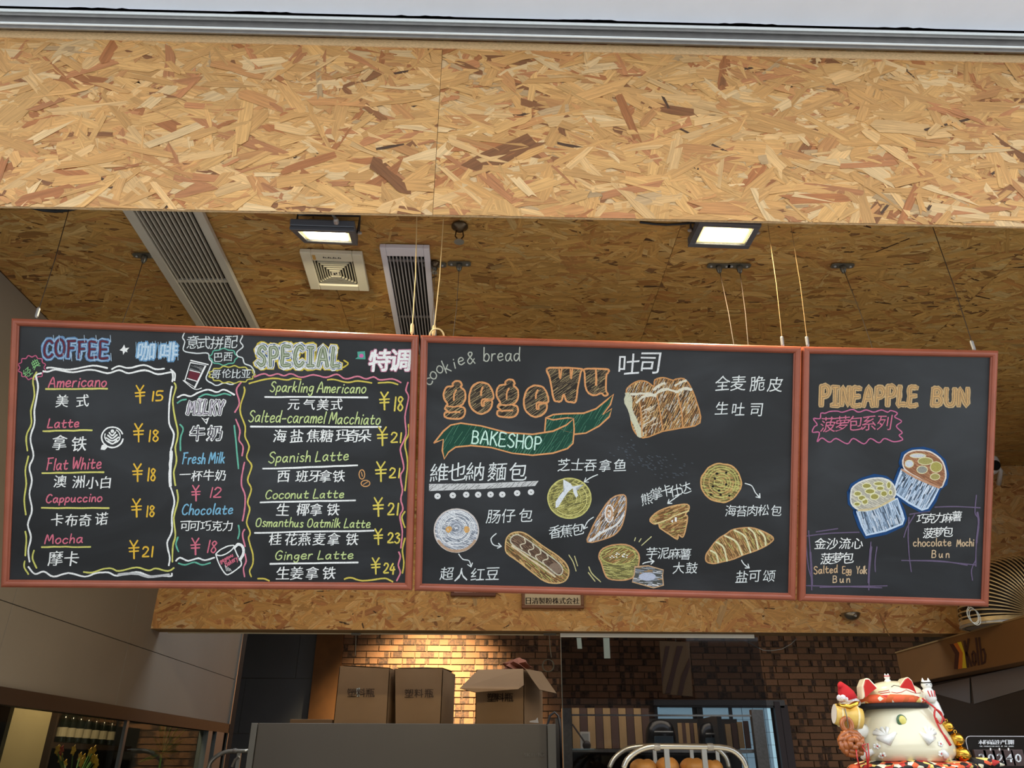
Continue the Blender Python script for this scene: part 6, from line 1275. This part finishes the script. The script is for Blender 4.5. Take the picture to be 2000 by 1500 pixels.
MB().tube([C(x, y, -.074) for x, y in crom([(1830, 1386), (1838, 1392), (1841, 1404), (1836, 1414), (1828, 1402)], 3)], .0018, 8).build('bow_loop', RED, t, smooth=True)
t = thing('red_string', 'red string with looped ends below the braided bread charm', 'cord', C(1674, 1466, -.09))
for pts in ([(1672, 1464), (1674, 1480), (1680, 1502)], [(1684, 1456), (1695, 1452), (1697, 1475), (1695, 1500)], [(1684, 1458), (1692, 1470), (1695, 1502)]): MB().tube([C(x, y, -.10) for x, y in pts], .0016, 6).build('strand', RED, t, smooth=True)
MB().ball(C(1668, 1500, -.09), .012, .01, .008).build('floral_bead', FLO, t, smooth=True)
def mini(label, x, y, s_, stripes):
    p = C(x, y, -.02); t = thing('small_cat', label, 'figurine', p)
    MB().lathe([(.010*s_, 0), (.014*s_, .006*s_), (.013*s_, .020*s_), (.008*s_, .028*s_)], p, 18).build('body', PWH, t, smooth=True)
    h = p+Vector((0, 0, .034*s_)); MB().ball(h, .011*s_, .010*s_, .009*s_, 16, 10).build('head', PWH, t, smooth=True)
    for sg in (-1, 1): MB().lathe([(.004*s_, 0), (.0005, .008*s_)], h+Vector((sg*.006*s_, 0, .006*s_)), 8).build('ear', PWH, t)
    MB().lathe([(.0112*s_, -.001), (.0116*s_, 0), (.0112*s_, .001)], h+Vector((0, 0, .004*s_)), 16).build('headband', RED if not stripes else INKM, t)
    for sg in (-1, 1): MB().tube([h+Vector((sg*.006*s_, -.009*s_, -.001)), h+Vector((sg*.003*s_, -.0103*s_, 0))], .0005*s_, 5).build('eye', INKM, t)
    if stripes:
        for sg in (-1, 0, 1): MB().tube([p+Vector((sg*.007*s_, -.013*s_, .022*s_)), p+Vector((sg*.005*s_, -.0145*s_, .010*s_))], .0011*s_, 5).build('stripe', RED, t)
mini('tiny white cat with red headband sitting on top of the lucky cat head', 1736, 1341, .62, 0)
mini('tiny white cat with red chest stripes on the raised right paw', 1817, 1372, 1.15, 1)
# date plaque
YP = 2.05; P_ = lambda x, y, d_=0: PY(x, y, YP+d_)
a, b_ = P_(1894, 1500), P_(2090, 1436); t = thing('date_plaque', 'clear acrylic production date plaque with white flip numerals', 'sign', ((a.x+b_.x)/2, YP, ZK))
x0, x1, zz1 = P_(1894, 1470).x, b_.x, P_(1940, 1438).z; r = .012
out = [(x0, ZK), (x1, ZK), (x1, zz1-r)]+[(x1-r+r*math.sin(a_), zz1-r+r*math.cos(a_)) for a_ in (PI/3, PI/6, 0)]+[(x0+r-r*math.sin(a_), zz1-r+r*math.cos(a_)) for a_ in (0, PI/6, PI/3, PI/2)]
MB().slab([Vector((x, YP+.006, z)) for x, z in out], (0, .004, 0)).build('acrylic_panel', mat_glass('acrylic', (.80, .80, .82), .02), t)
MB().tube([Vector((x, YP+.005, z)) for x, z in out[5:]+out[:1]], .0009, 6).build('polished_edge', mat('acrylic edge', (190, 190, 196), .2), t)
PW = mat('white print', (236, 236, 236), .6)
on(t, 'lettering', '本柜商品生产日期', [(1915.5+i*8.6, 1449.5) for i in range(8)], 9, lambda x, y: P_(x, y, .004), PW, bold=.3)
on(t, 'lettering_small', 'THE PRODUCTION DATE OF THE GOODS', [(1914+i*2.1, 1457.5) for i in range(32)], 2.2, lambda x, y: P_(x, y, .004), PW, bold=.12)
for i in range(5):
    xa = 1909+i*17.5+(2 if i > 3 else 0); q0, q1 = P_(xa, 1496, -.004), P_(xa+16, 1464, -.004)
    MB().box((q0.x, YP-.004, q0.z), (q1.x, YP+.004, q1.z)).build('flip_card', mat('dark flip card', (66, 44, 40), .4), t, bevel=.001)
on(t, 'numeral', '20240', [(1918+i*17.7, 1480) for i in range(5)], 17, lambda x, y: P_(x, y, -.0055), PW, sx=1.15, bold=.5, slant=-.12)
for i in (1, 2, 3): MB().tube([P_(1909+i*17.5+8, 1466, -.004), P_(1909+i*17.5+8, 1461, -.004)], .0015, 6).build('ring', PW, t)
MB().box((x0-.0, YP-.02, ZK+.0002), (x1, YP+.03, ZK+.004)).build('foot', mat('acrylic edge', (190, 190, 196), .2), t)
